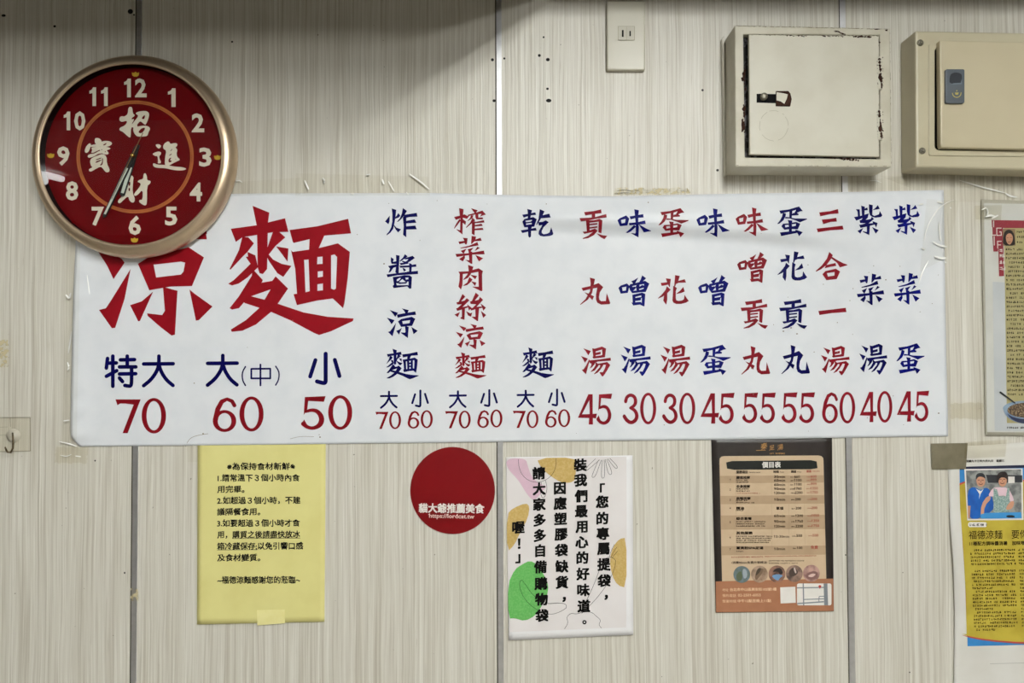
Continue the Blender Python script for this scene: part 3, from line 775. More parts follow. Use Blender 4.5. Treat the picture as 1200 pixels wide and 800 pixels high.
lathe('bezel', C0, [(.150, .0042), (.157, .0042), (.1610, .008), (.1642, .014), (.1652, .020), (.1642, .0265), (.1612, .0320), (.1568, .0358), (.1520, .0380), (.1486, .0386), (.1466, .0382), (.1457, .0374), (.1454, .0362)], M_GOLD, clk, 128)
lathe('inner_rim', C0, [(.1454, .0361), (.1452, .030), (.1458, .0215)], M_DARKIN, clk, 128)
dial = lathe('dial', C0, [(0.0005, CD), (.05, CD), (.1466, CD), (.1466, CD - .004), (.0005, CD - .004)], M_DIAL, clk, 128, smooth=False)
DD = CD + 0.0004
def dial_ink(name, fn, m, d=DD):
    k = Ink(); fn(k); return k.build(name, m, dial, d)
def ring(k):
    k.ellipse(158.3, 183.8, 68.8, 66.2, 96, hole=(66.2, 63.7)); k.ellipse(158.3, 183.8, 66.0, 63.5, 96, hole=(64.6, 62.1))
dial_ink('dial_ring', ring, M_ORANGE)
for s, x, y in (('12', 158.6, 103), ('1', 201.3, 114.3), ('2', 232, 144), ('3', 240.6, 184), ('4', 229.6, 225), ('5', 200.6, 253), ('6', 157.9, 264), ('7', 114.6, 253), ('8', 84.4, 223.6), ('9', 74.2, 182.6), ('10', 87.4, 141.6), ('11', 115.5, 113.2)):
    w = {'1': 9.0, '11': 21.5, '12': 26.5, '10': 25.5}.get(s, 14.6)
    dial_ink('numeral', lambda k: k.text(s, x - w / 2, y, 29.5, x + w / 2, bold=0.030, mid=0.342), M_CREAM)
dial_ink('dial_lettering', lambda k: k.glyph(G['zhao'], (139.7, 124.7, 176.3, 161.3), 1), M_CREAM)
dial_ink('dial_lettering', lambda k: k.glyph(G['bao'], (99.3, 161.4, 131.3, 202), 1), M_CREAM)
dial_ink('dial_lettering', lambda k: k.glyph(G['jin'], (178, 165.3, 218.8, 199.8), 1), M_CREAM)
dial_ink('dial_lettering', lambda k: k.glyph(G['cai_wealth'], (137.8, 202.5, 176.8, 241), 1), M_CREAM)
for x, y in ((158.8, 86.8), (255, 184.2), (157.6, 281), (59.4, 182)):
    dial_ink('ingot_mark', lambda k: (k.poly(chaikin([(x - 4.6, y - 2.4), (x - 1.8, y - 1.2), (x, y - 3.2), (x + 1.8, y - 1.2), (x + 4.6, y - 2.4), (x + 3.4, y + 3), (x - 3.4, y + 3)], 1))), M_INGOT)

# hands: pivot on the dial's axis
def hand_frame(tx, ty, d):
    """unit vectors along the hand that points at picture place tx,ty"""
    p = px(tx, ty, d); a = Vector((p.x - C0.x, 0, p.z - C0.z)); L = a.length; a.normalize()
    return a, Vector((a.z, 0, -a.x)), L
def hand(name, tx, ty, d, tail, w0, w1, lume=None):
    a, n, L = hand_frame(tx, ty, d)
    O = Vector((C0.x, -d, C0.z))
    prof = [(-tail, w0 * .7), (-tail * .4, w0), (L * .25, w0), (L * .97, w1), (L, w1 * .4)]
    v = [O + a * s + n * w for s, w in prof] + [O + a * s - n * w for s, w in reversed(prof)]
    m = len(v); v += [p + Vector((0, .0008, 0)) for p in v]
    f = [tuple(range(m)), tuple(reversed(range(m, 2 * m)))] + [(i, i + m, (i + 1) % m + m, (i + 1) % m) for i in range(m)]
    o = link(name, v, f, M_BLACK, clk)
    bm = bmesh.new(); bm.from_mesh(o.data); bmesh.ops.recalc_face_normals(bm, faces=bm.faces[:]); bm.to_mesh(o.data); bm.free()
    if lume:
        s0, s1, lw = lume
        O2 = O + Vector((0, -.0004, 0)); q = [O2 + a * L * s0 + n * lw, O2 + a * L * s1 + n * lw * .75, O2 + a * L * s1 - n * lw * .75, O2 + a * L * s0 - n * lw]
        link('lume_strip', q, [(0, 1, 2, 3)], M_LUME, o)
    return o
hand('hour_hand', 142.4, 229.5, 0.0262, .016, .0048, .0044, (.28, .93, .0032))
hand('minute_hand', 121.2, 254.5, 0.0284, .020, .0042, .0032, (.20, .95, .0022))
a, n, L = hand_frame(139.0, 216.0, 0.0305)
O = Vector((C0.x, -.0308, C0.z))
tube('second_hand', [O - a * .040, O, O + a * .078], [.0006, .0006, .0004], mat('dim_brass', rgb(150, 116, 70), .4, .5), clk, 8)
lathe('hand_cap', C0, [(.0034, .0255), (.0034, .0322), (.0022, .0335), (.0004, .0338)], M_BRASS, clk, 20)
M_GLASS = film('clock_glass', (0.97, 0.97, 0.97, 1), 0.0, 0.02)
lathe('glass', C0, [(.1455, .0366), (.07, .0366), (.0005, .0366)], M_GLASS, clk, 96, smooth=False)

# ------------------------------------------------------------------ yellow notice
rng = random.Random(5)
M_YELLOW = mat('yellow_paper', rgb(226, 219, 146), 0.55, col2=rgb(220, 212, 138), scale=18)
M_INK = mat('black_ink', rgb(12, 11, 10), 0.6, spec=.1)
yn = thing('paper_notice', 'yellow paper notice with black printed rules, under the left part of the banner', 'notice', px(306, 626))
def yd(x, y): return 0.0012 + 0.0012 * (0.5 + 0.5 * math.sin((x - 231) / 50)) * sm(560, 720, y) + .0014 * sm(690, 730, y) * abs((x - 312) / 80)
quad_sheet('sheet', [(231.6, 516), (381.8, 515), (380.2, 728.3), (230.8, 731.4)], yd, M_YELLOW, yn, nx=24, ny=30)
k = Ink()
YT = [('※為保持食材新鮮※', 266, 546, 345.8), ('1.請常溫下３個小時內食', 255, 559.4, 351.3), ('用完畢。', 254.6, 572.6, 286.5), ('2.如超過３個小時，不建', 254.4, 585.8, 352), ('議隔餐食用。', 254.4, 599, 305),
      ('3.如要超過３個小時才食', 254.4, 612.4, 351.5), ('用，購買之後請盡快放冰', 254.6, 625.8, 351.6), ('箱冷藏保存;以免引響口感', 254.4, 639.3, 355.3), ('及食材變質。', 254.6, 652.8, 305), ('~福德涼麵感謝您的蒞臨~', 254.6, 679, 351.6)]
for s, x0, y, x1 in YT: k.text(s, x0, y + .4, 8.9, x1, rot=-0.004, bold=0.022, shear=0.10)
k.stroke([(272, 630.8), (351.8, 630.3)], .5, cap=False); k.stroke([(254.3, 644.2), (302.6, 643.8)], .5, cap=False)
k.build('lettering', M_INK, yn, lambda x, y: yd(x, y) + .0003)

# ------------------------------------------------------------------ round red sticker
M_STICK = mat('red_sticker', rgb(116, 8, 14), 0.4, spec=.2, col2=rgb(110, 6, 12), scale=20)
M_WHITE = mat('white_print', rgb(232, 228, 222), 0.5)
M_PINKW = mat('pale_pink_print', rgb(236, 206, 196), 0.5)
st = thing('round_sticker', 'round dark red sticker with white lettering, just below the banner', 'sticker', px(530.4, 574.7))
k = [(530.4 + 49.7 * math.cos(2 * math.pi * i / 72), 574.6 + 51 * math.sin(2 * math.pi * i / 72)) for i in range(72)]
extrude('disc', [k], 0.0016, 0.0004, M_STICK, st, bevel=0.0004)
k = Ink(); k.text('貓大爺推薦美食', 490.6, 594.9, 11.6, 567.6, rot=0.013, bold=0.032); k.build('lettering', M_WHITE, st, .0020)
k = Ink(); k.text('https://lordcat.tw', 501.9, 604.2, 6.8, 555.9, rot=0.02, bold=0.02, mid=.3); k.build('web_address', M_PINKW, st, .0020)

# ------------------------------------------------------------------ white laminated poster
M_PAPER = mat('white_paper', rgb(238, 237, 239), 0.42, col2=rgb(233, 231, 233), scale=16)
M_CARD = mat('pinkish_white_print', rgb(231, 226, 226), 0.45, col2=rgb(226, 220, 219), scale=16)
wp = thing('laminated_poster', 'white laminated poster with black brush writing and pastel blobs, beside the round sticker', 'poster', px(668, 641))
WQ = [(593.2, 535.6), (741.4, 533.4), (742.2, 743.6), (596.2, 750)]
def wd(x, y): return .0016 + .0028 * sm(640, 750, y) * (0.35 + 0.65 * abs((x - 668) / 74)) + .0012 * (1 - sm(534, 560, y)) * abs((x - 668) / 74)
quad_sheet('sheet', WQ, wd, M_PAPER, wp, nx=24, ny=30)
WC = lambda s: [(585 + x / 3.333, 520 + y / 3.333) for x, y in PL(s)]
def winkd(e): return lambda x, y: wd(x, y) + e
k = Ink(); k.poly(WC('28,55 497,50 498,300 496,716 40,735 33,480')); k.build('printed_area', M_CARD, wp, winkd(.0002), 9)
def wp_shape(name, s, c, sm_=2, e=.0004):
    k = Ink(); k.poly(chaikin(WC(s), sm_)); k.build(name, c, wp, winkd(e), 9)
M_PINK = mat('pink_blob_print', rgb(222, 188, 205), .5); M_AMBER = mat('amber_blob_print', rgb(196, 164, 92), .5, col2=rgb(208, 180, 116), scale=300); M_GREEN = mat('green_blob_print', rgb(94, 176, 86), .5, col2=rgb(116, 190, 104), scale=400)
wp_shape('pink_blob', '28,56 105,56 112,90 130,135 165,160 188,165 168,185 150,210 132,222 105,192 75,140 30,95', M_PINK)
wp_shape('amber_blob', '145,55 297,53 300,85 298,140 275,153 240,150 200,125 165,95', M_AMBER, 1)
wp_shape('amber_blob', '30,275 55,250 105,230 119,245 112,290 82,345 62,390 31,424', M_AMBER, 1)
wp_shape('green_blob', '34,548 60,490 90,470 120,455 147,470 175,510 193,550 187,595 165,635 142,670 100,692 60,680 36,682', M_GREEN, 1)
wp_shape('amber_blob', '497,366 470,370 445,400 431,450 440,512 462,552 497,562', M_AMBER, 1)
k = Ink()
for s in ('75,60 77,95 95,130 130,150 170,148 205,125 222,90 222,56', '165,150 160,190 170,215 182,200 188,170 180,140', '376,58 340,92 337,106 348,100 392,62', '388,62 364,118 362,132 376,128 398,64', '402,62 398,125 404,136 413,128 410,62', '414,60 424,112 434,122 442,112 420,60', '424,58 452,95 462,96 460,84 432,56',
          '455,455 440,440 412,446 398,470 375,540 318,660', '455,455 452,485 425,545 375,610 322,662', '430,442 438,415 450,392', '436,443 448,420 460,402', '440,446 452,430 463,418',
          '255,722 270,698 262,676 280,660 302,665 330,655 362,656 382,675 398,688 388,705 400,720', '262,640 262,625 235,620 180,625 130,590 100,545 86,528 78,545 85,580 110,620 150,650 200,668 240,655 262,640'):
    k.stroke(chain(WC(s), 2), .42, cap=False)
k.build('line_drawing', M_INK, wp, winkd(.0006), 9)
k = Ink()
COLS = [[('「', 403, 178), ('您', 402, 226), ('的', 403, 290), ('專', 405, 350), ('屬', 407, 408), ('提', 409, 470), ('袋', 410, 534), ('，', 418, 582)],
        [('裝', 317, 82), ('我', 318, 141), ('們', 320, 203), ('最', 321, 262), ('用', 322, 322), ('心', 323, 383), ('的', 325, 444), ('好', 327, 507), ('味', 329, 570), ('道', 331, 633)],
        [('因', 237, 172), ('應', 238, 232), ('塑', 240, 292), ('膠', 242, 352), ('袋', 243, 415), ('缺', 245, 478), ('貨', 245, 540), ('，', 254, 590)],
        [('請', 155, 114), ('大', 156, 175), ('家', 157, 236), ('多', 158, 297), ('多', 159, 357), ('自', 160, 416), ('備', 161, 480), ('購', 163, 545), ('物', 165, 606), ('袋', 167, 670)],
        [('喔', 75, 325), ('！', 78, 388), ('」', 73, 440)]]
for c in COLS:
    for ch, x, y in c: k.text(ch, 585 + x / 3.333, 520 + y / 3.333, 15.2, bold=.042, shear=.05, anchor='c')
k.ellipse(585 + 333 / 3.333, 520 + 696 / 3.333, 2.5, 2.5, 20, hole=(1.1, 1.1))
k.build('lettering', M_INK, wp, winkd(.0008), 9)

# ------------------------------------------------------------------ massage price list
M_CHAR = mat('charcoal_print', rgb(44, 38, 36), 0.36, col2=rgb(38, 33, 31)); M_BEIGE = mat('beige_print', rgb(204, 180, 150), 0.45, spec=.3, col2=rgb(200, 175, 144)); M_TAN = mat('tan_band_print', rgb(182, 156, 126), .45, spec=.3)
M_CLAY = mat('clay_print', rgb(166, 114, 84), .42, spec=.3, col2=rgb(160, 108, 79)); M_TXT = mat('brown_black_print', rgb(34, 25, 20), .6, spec=.1); M_REDT = mat('red_brown_print', rgb(160, 70, 54), .5); M_GOLDT = mat('gold_print', rgb(200, 150, 84), .5); M_BAND = mat('deep_green_black_print', rgb(16, 20, 15), .4)
M_CREAMT = mat('pale_sand_print', rgb(232, 200, 164), .5)
pl = thing('price_list', 'charcoal and clay coloured massage price list with a beige table, under the banner', 'poster', px(906, 616))
def pd(x, y): return .0014 + .0016 * sm(640, 717, y) * abs((x - 906) / 70)
quad_sheet('sheet', [(833.4, 511), (975, 510.5), (977.2, 716), (839, 717.6)], pd, M_CHAR, pl, nx=16, ny=24)
def pink(name, fn, m, e):
    k = Ink(); fn(k); return k.build(name, m, pl, lambda x, y: pd(x, y) + e, 9)
def beige(k):
    k.poly([(843.2, 541), (843.5, 537), (845.5, 534.8), (849, 534.2), (959, 533.5), (962.5, 534.2), (964.5, 536.3), (965, 540), (968.4, 680), (846.2, 682)])
pink('table_panel', beige, M_BEIGE, .0002)
def bands(k):
    for y0, y1 in ((557, 565.6), (580.4, 590.2), (603.4, 620), (639.4, 650)):
        a = lambda y: 843 + (y - 535) * .021; b = lambda y: 964.7 + (y - 535) * .026
        k.poly([(a(y0), y0 + .4), (b(y0), y0 - .4), (b(y1), y1 - .4), (a(y1), y1 + .4)])
pink('table_band', bands, M_TAN, .0003)
pink('footer_panel', lambda k: k.poly([(838.6, 681), (976.5, 677.6), (977, 715.6), (839, 717.2)]), M_CLAY, .0004)
pink('title_band', lambda k: k.poly([(851, 541.6), (858, 540), (950, 539), (957, 540.5), (958, 548.4), (950, 549.6), (860, 550.3), (852, 548.8)]), M_BAND, .0004)
pink('title_lettering', lambda k: k.text('價目表', 893, 544.4, 7.4, 915, bold=.03, rot=-.006), M_WHITE, .0006)
def logo(k):
    k.text('秦', 891.5, 522.5, 8.2, bold=.0, shear=.25); k.text('足', 901.5, 524.2, 6.6, shear=.25); k.text('湯', 911, 523.6, 7.2, shear=.25)
    k.stroke([(886.3, 527.6), (897, 527.2)], .6); k.scribble(902, 919, 531.2, 1.7, rng, .9)
pink('logo_lettering', logo, M_GOLDT, .0006)
def names(k):
    T = lambda s, y, x1, b=.03: k.text(s, 862.8, y, 3.6, x1, bold=b)
    T('服務項目', 552.9, 876); k.text('Service items', 878, 553.2, 2.2, 891, mid=.3); k.text('時間', 906.3, 552.6, 3.2, 912.6, bold=.02); k.text('Time', 914, 553, 2.2, 918.6, mid=.3); k.text('價錢', 926.8, 552.4, 3.2, 933, bold=.02); k.text('Price', 934.2, 552.8, 2.2, 939, mid=.3)
    T('腳底按摩', 559.3, 879); T('全身按摩', 569.7, 879); T('肩頸按摩', 583.8, 879.6); T('精油', 595.3, 872); T('綜合套餐', 607.4, 881); T('其他服務', 624.2, 882); T('薑黃粉SPA足湯', 641.8, 894.6)
    for y, x1 in ((562.4, 876), (564.8, 876.6), (572.8, 876.6), (575.2, 877.6), (586.2, 876), (588.6, 884), (597.8, 870), (611, 897.6), (613.6, 896), (616.2, 896.6), (628.2, 903.8), (630.6, 903), (633, 902.5), (635.4, 903), (645.8, 871)):
        k.scribble(862.6, x1, y, 1.5, rng, .95)
    for i, y in enumerate((561.9, 573.6, 585.5, 595.2, 611.6, 629.4, 643.4)): k.text(str(i + 1), 855.7, y, 3.4, anchor='c', mid=.34, bold=.01)
    for s, y in (('30min', 558.4), ('60min', 562.6), ('60min', 567.7), ('90min', 572.5), ('120min', 577.3), ('10min', 585), ('60min', 604.2), ('90min', 610.8), ('120min', 616.4), ('10min', 642.9)):
        w = 6.5; k.text(s, 913.6 - w, y, 4.3, 913.6 + w, mid=.34, bold=.012)
    k.text('單項', 909.6, 595.4, 4.0, 918, bold=.03); k.text('10-30min', 906.8, 628.4, 4.0, 925, mid=.34)
    for s, y, x1 in (('660', 558.3, 937.5), ('1100', 562.4, 939.5), ('1100', 567.3, 939.5), ('1760', 572.2, 939.5), ('2200', 577, 940.5), ('200', 584.8, 938.4), ('200', 595.2, 939), ('1200', 604, 941), ('1760', 610.5, 941), ('2200', 616.2, 941), ('550', 627.4, 940), ('100', 641.7, 940.4)):
        k.text(s, x1 - len(s) * 2.25, y, 4.2, x1, mid=.34, bold=.012); k.scribble(x1 - len(s) * 2.25 - 4.6, x1 - len(s) * 2.25 - .6, y + .6, 1.4, rng, 1)
    k.text('•消費90min免費升等精油', 857, 659, 3.3, 898.4, rot=-.006, bold=.01); k.scribble(901, 942.5, 656.8, 1.3, rng, .95); k.scribble(901, 934, 659.8, 1.3, rng, .95)
pink('table_lettering', names, M_TXT, .0007)
def reds(k):
    k.text('優惠', 944.8, 552, 3.2, 951, bold=.02); k.scribble(952.4, 959.6, 552, 1.4, rng, .95)
    for s, y, x1 in (('600', 558, 956.8), ('999', 562, 956.8), ('999', 566.8, 957), ('1350', 571.8, 958.5), ('1750', 576.6, 958.5), ('200', 584.4, 957.6), ('200', 594.8, 957.8), ('1050', 603.6, 960), ('1350', 609.9, 960), ('1750', 615.8, 960), ('500', 627, 959)):
        k.text(s, x1 - len(s) * 2.25, y, 4.2, x1, mid=.34, bold=.012); k.scribble(x1 - len(s) * 2.25 - 4.6, x1 - len(s) * 2.25 - .6, y + .6, 1.3, rng, 1)
    k.text('免費', 950, 641.1, 4.4, 958.6, bold=.02); k.scribble(863, 890, 580.9 - 3.2, 1.3, rng, .9); k.scribble(857, 893, 652.7, 1.6, rng, .97, -.012); k.scribble(896, 956.5, 651.8, 1.4, rng, .97, -.016)
tag(pink('offer_lettering', reds, M_REDT, .0007), kind='stuff')
def lines(k):
    for x0, x1 in ((862.2, 864.6), (903.9, 906), (924, 926), (942.4, 944.6)):
        k.stroke([(x0, 557), (x1 - 1.2, 650)], .22, cap=False)
pink('table_rule', lines, mat('faint_rule_print', rgb(176, 148, 118), .5), .0005)
# five round massage pictures
PC = [[(104, 120, 128), (84, 96, 70), (150, 160, 170)], [(176, 150, 128), (120, 96, 74), (70, 58, 44)], [(150, 110, 92), (40, 30, 28), (110, 150, 190)], [(150, 122, 108), (66, 50, 44), (198, 182, 172)], [(188, 150, 138), (128, 92, 88), (216, 188, 178)]]
for i, x in enumerate((869.3, 890, 910.5, 930.8, 950.8)):
    y = 672.9 - i * .35; r = 9.9; c = PC[i]
    o = pink('round_picture', lambda k: k.ellipse(x, y, r, r, 32), mat('picture_tone_%d' % i, rgb(*c[0]), .5, col2=rgb(*c[1]), scale=90), .0007)
    def patch(k, pts): k.poly(chaikin([(x + a * r, y + b * r) for a, b in pts], 1))
    k = Ink(); patch(k, [[(-.5, -.2), (-.1, -.45), (.1, .1), (0, .7), (-.5, .8), (-.7, .3)], [(-.6, .2), (-.1, -.7), (.5, -.7), (.4, -.2), (0, .3), (-.4, .8)], [(-.6, -.2), (-.1, -.7), (.5, -.7), (.75, 0), (.3, .1), (.1, -.3)], [(-.7, -.2), (-.2, -.75), (.2, -.6), (.5, -.1), (.0, .3), (-.5, .4)], [(-.8, .4), (-.4, -.1), (.4, -.3), (.85, .0), (.6, .6), (-.2, .8)]][i])
    q = k.build('picture_shape', mat('picture_shape_%d' % i, rgb(*c[1]), .5), pl, lambda X, Y: pd(X, Y) + .0009); q.parent = o; q.location = (0, 0, 0)
    k = Ink(); patch(k, [[(.1, -.7), (.55, -.6), (.7, .2), (.3, .6), (.1, .0)], [(-.3, -.6), (.2, -.8), (.1, -.3), (-.5, .3)], [(-.7, .2), (.1, .0), (.8, .2), (.3, .5), (.2, .8), (-.2, .7)], [(-.1, -.6), (.05, -.8), (.3, -.1), (.1, .0)], [(-.5, .35), (.1, .0), (.6, .1), (.1, .5)]][i])
    q = k.build('picture_shape', mat('picture_light_%d' % i, rgb(*c[2]), .5), pl, lambda X, Y: pd(X, Y) + .0011); q.parent = o; q.location = (0, 0, 0)
def addr(k):
    k.text('地址', 846.6, 690.9, 3.7, 853.6); k.text('台北市中山區興安街102號1樓', 855.4, 690.6, 3.9, 910, bold=.02, rot=-.01)
    k.text('預約電話', 846.6, 697.6, 3.7, 862.6); k.text('02-2501-6055', 864.8, 697.2, 4.4, 891.6, bold=.01, mid=.34, rot=-.01)
    k.text('營業時間', 846.6, 704.2, 3.7, 862.6); k.text('中午12點至晚上11點', 864.4, 703.9, 3.9, 903.6, bold=.02, rot=-.01)
pink('address_lettering', addr, M_CREAMT, .0007)
def mapbase(k): k.rrect(934, 683.4, 974.4, 709, 2.2); k.poly([(914.3, 688), (932, 687.2), (932.6, 706), (914.8, 706.8)])
pink('map_panel', mapbase, M_WHITE, .0007)
def roads(k):
    for a, b, w in (((934, 688.6), (966, 688), 1.3), ((941.3, 683.4), (941.8, 709), 1.5), ((942, 702.2), (965.5, 701.4), 1.1), ((934.2, 707), (965.5, 704.8), 1.5), ((959.6, 702), (959.8, 705), .9), ((960, 698.6), (966, 698.4), .9), ((960, 698.6), (959.8, 702), .9)): k.stroke([a, b], w, cap=False)
    k.poly([(965.2, 683.5), (969.6, 683.4), (970.4, 708.9), (965.8, 709)])
pink('map_road', roads, mat('road_grey_print', rgb(128, 134, 140), .5), .0009)
pink('map_pin', lambda k: (k.ellipse(960.8, 686.8, 1.7, 1.5, 14), k.poly([(959.4, 687.4), (962.2, 687.4), (960.8, 690)])), mat('pin_red_print', rgb(178, 50, 42), .5), .0011)

# ------------------------------------------------------------------ magazine article at the right edge
M_GREY = mat('pale_grey_paper', rgb(216, 216, 212), 0.30, col2=rgb(208, 208, 204), scale=20); M_LAM = mat('milky_laminate_edge', rgb(190, 186, 172), .3)
M_OLIVE = mat('olive_beige_print', rgb(184, 174, 128), .35, col2=rgb(178, 168, 120)); M_ROSE = mat('rose_red_print', rgb(150, 52, 66), .35); M_BLUEG = mat('blue_grey_print', rgb(198, 202, 207), .35, col2=rgb(212, 214, 216), scale=12)
ar = thing('magazine_article', 'laminated magazine page with rose red heading and olive text column, by the right edge', 'poster', px(1240, 372))
def ad(x, y): return .0016 + .0009 * (1 + math.sin(y / 40)) * .5 + .0012 * (1 - sm(1150, 1175, x))
quad_sheet('sheet', [(1149.8, 233.8), (1335, 237), (1339, 513), (1155, 510.2)], ad, M_LAM, ar, nx=24, ny=36)
def aink(name, fn, m, e, p=ar):
    k = Ink(); fn(k); return k.build(name, m, p, lambda x, y: ad(x, y) + e, 9)
aink('page', lambda k: k.poly([(1153, 238), (1330, 241), (1334, 507.5), (1156.8, 506)]), M_GREY, .0002)
aink('blue_margin', lambda k: k.poly([(1163.4, 330), (1200, 332), (1330, 340), (1332, 505.5), (1165.6, 504.6)]), M_BLUEG, .0004)
aink('text_panel', lambda k: k.poly([(1176.6, 264), (1318, 266), (1320, 496), (1180, 495.5)]), M_OLIVE, .0006)
aink('heading_band', lambda k: (k.poly([(1162, 257.8), (1318, 260), (1318, 267.6), (1175.4, 267), (1176.6, 323.4), (1170.8, 323.6), (1170, 290), (1169.4, 294.6), (1164.2, 294.6)])), M_ROSE, .0008)
def alet(k):
    k.stroke([(1164.4, 259), (1164.4, 265.6)], 1.1); k.stroke([(1162.4, 266), (1162.6, 275.4), (1167.2, 275.4)], 1.1, cap=False); k.stroke([(1173.6, 267.2), (1168, 267.2), (1168.2, 275.8), (1173.4, 275.6), (1173.2, 271.6), (1171, 271.6)], 1.0, cap=False)
    k.stroke([(1165, 277), (1165.2, 287)], 1.1); k.stroke([(1173.8, 282.6), (1169, 282.6), (1169.2, 291)], 1.0, cap=False); k.stroke([(1169, 286.8), (1173, 286.8)], 1.0, cap=False)
    for y in (293.5, 299.5, 307, 314.5): k.scribble(1171.4, 1175.2, y, 4, rng, 1)
aink('heading_lettering', alet, M_WHITE, .001)
aink('text_lines', lambda k: [k.scribble(x, 1316, y, 2.6, rng, .93) for x, y in [(1191.5, 271.5), (1191.5, 277.5), (1191.5, 283.5)] + [(1178.4 + (j % 7 == 3) * 4 + j * .07, 292 + j * 5.15) for j in range(34)]], M_TXT, .0008)
por = aink('portrait', lambda k: k.poly([(1174.9, 268), (1189.6, 268.2), (1190, 287.8), (1175.3, 287.8)]), mat('portrait_ground', rgb(150, 126, 96), .4), .0010)
def child(name, fn, m, e, dep, p):
    k = Ink(); fn(k); o = k.build(name, m, None, lambda x, y: dep(x, y) + e, 6); off = parent_world(p)
    for v in o.data.vertices: v.co -= off
    o.parent = p; return o
SKIN = mat('printed_skin', rgb(206, 152, 122), .4); HAIR = mat('printed_dark_hair', rgb(34, 26, 26), .4)
child('hair', lambda k: k.poly(chaikin([(1175.4, 287.8), (1175.6, 277), (1177.4, 271), (1181.6, 268.8), (1186, 270), (1188.6, 274.5), (1189.4, 282), (1189.6, 287.8)], 1)), HAIR, .0012, ad, por)
child('face', lambda k: k.poly(chaikin([(1178.4, 278), (1180, 274), (1184, 273), (1186.8, 276), (1187, 281), (1185, 285.6), (1182.4, 286.8), (1179.6, 284)], 2)), SKIN, .0014, ad, por)
child('features', lambda k: (k.stroke([(1180, 278.6), (1181.6, 278.5)], .5), k.stroke([(1183.8, 278.2), (1185.6, 278.2)], .5), k.stroke([(1181.4, 283.4), (1184.2, 283.2)], .6)), mat('printed_brown_line', rgb(110, 56, 48), .4), .0016, ad, por)
bw = aink('bowl_picture', lambda k: k.poly([(1175.2, 478)] + [(1202 - 26.5 * math.cos(R(a)), 478 - 8.6 * math.sin(R(a))) for a in range(10, 180, 10)] + [(1228.6, 478)] + [(1202 + 26 * math.cos(R(a)), 478 + 18 * math.sin(R(a))) for a in range(10, 180, 10)]), mat('bowl_blue_print', rgb(150, 172, 196), .35, col2=rgb(110, 134, 170), scale=40), .0012)
child('broth', lambda k: k.ellipse(1203, 480.5, 22.6, 8.8, 32), mat('broth_print', rgb(84, 66, 54), .4, col2=rgb(172, 150, 118), scale=330, lo=.45, hi=.66), .0014, ad, bw)
child('bowl_shade_print', lambda k: k.poly([(1180, 486)] + [(1203 - 23 * math.cos(R(a)), 482 + 8.8 * math.sin(R(a))) for a in range(20, 165, 12)] + [(1203 + 23 * math.cos(R(a)), 481 + 15 * math.sin(R(a))) for a in range(20, 165, 12)]), mat('bowl_navy_print', rgb(54, 62, 96), .35), .0016, ad, bw)
child('spoon', lambda k: k.stroke([(1172.4, 459.6), (1180, 465), (1189.4, 472)], [2.2, 1.7, 1.3]), mat('spoon_print', rgb(40, 44, 54), .35), .0018, ad, bw)
aink('caption', lambda k: k.scribble(1180, 1300, 501, 2.4, rng, .8), M_TXT, .0010)
M_SLEEVE = film('page_sleeve', (0.97, 0.97, 0.955, 1), 0.09, 0.02, bump=0.0007, bscale=70)
aink('plastic_sleeve', lambda k: k.poly([(1150.4, 234.4), (1334, 237.6), (1338, 512.4), (1155.4, 509.8)]), M_SLEEVE, .0022)

# ------------------------------------------------------------------ newspaper cutting below it
M_NEWS = mat('newspaper_white', rgb(222, 220, 214), 0.5, col2=rgb(214, 211, 203), scale=14); M_YNEWS = mat('ochre_yellow_print', rgb(192, 174, 66), .5, spec=.3, col2=rgb(172, 152, 52), scale=28)
M_NAVYN = mat('navy_rule_print', rgb(26, 32, 62), .5); M_BLUEN = mat('sky_blue_print', rgb(52, 132, 198), .5); M_ROSEN = mat('rust_red_print', rgb(178, 70, 60), .5)
nw = thing('newspaper_cutting', 'newspaper cutting with a photo of two people over yellow text, in the lower right corner', 'poster', px(1240, 690))
def nd(x, y):
    l = 1 - sm(1110, 1160, x)
    return .0018 + .004 * l * sm(560, 640, y) * (0.7 + .3 * math.sin(y / 45)) + .0012 * l * (1 - sm(522, 545, y))
sheet('sheet', [(1111.6, 523.6), (1160, 521), (1200, 518), (1340, 513)], [(1117.4, 830), (1340, 826)], [(1111.6, 523.6), (1111.6, 560), (1113.4, 610), (1117.2, 660), (1119, 715), (1118.6, 760), (1117.4, 830)], [(1340, 513), (1340, 826)], nd, M_NEWS, nw, nx=32, ny=44)
def nink(name, fn, m, e):
    k = Ink(); fn(k); return k.build(name, m, nw, lambda x, y: nd(x, y) + e, 9)
nink('blue_ground', lambda k: k.poly([(1124.4, 547), (1330, 541), (1332, 752), (1133.8, 757), (1132.8, 700), (1129, 640), (1125, 590)]), M_BLUEN, .0002)
def yl(k):
    k.poly([(1124.6, 568.6), (1130, 565.8), (1330, 560), (1330, 737)] + [(1225 + 105 * math.cos(R(a)), 737 + 15.5 * math.sin(R(a))) for a in range(15, 170, 12)] + [(1132.8, 742.6), (1132, 700), (1128.6, 640), (1125.2, 595)])
nink('red_curve', lambda k: k.poly([(1124.5, 566.2), (1131, 563.6), (1330, 558), (1330, 739)] + [(1225 + 105 * math.cos(R(a)), 738 + 16.6 * math.sin(R(a))) for a in range(15, 170, 12)] + [(1133, 744.6), (1131, 680), (1125, 590)]), M_ROSEN, .0004)
nink('yellow_panel', yl, M_YNEWS, .0006)
nink('navy_rule', lambda k: k.poly([(1124.4, 546.8), (1330, 541), (1330, 543.6), (1124.6, 550.4)]), M_NAVYN, .0006)
nink('date_lettering', lambda k: k.text('中華民國九十三年六月九日　星期三', 1125.6, 540.2, 2.9, 1177, rot=-.012, bold=.03), M_TXT, .0007)
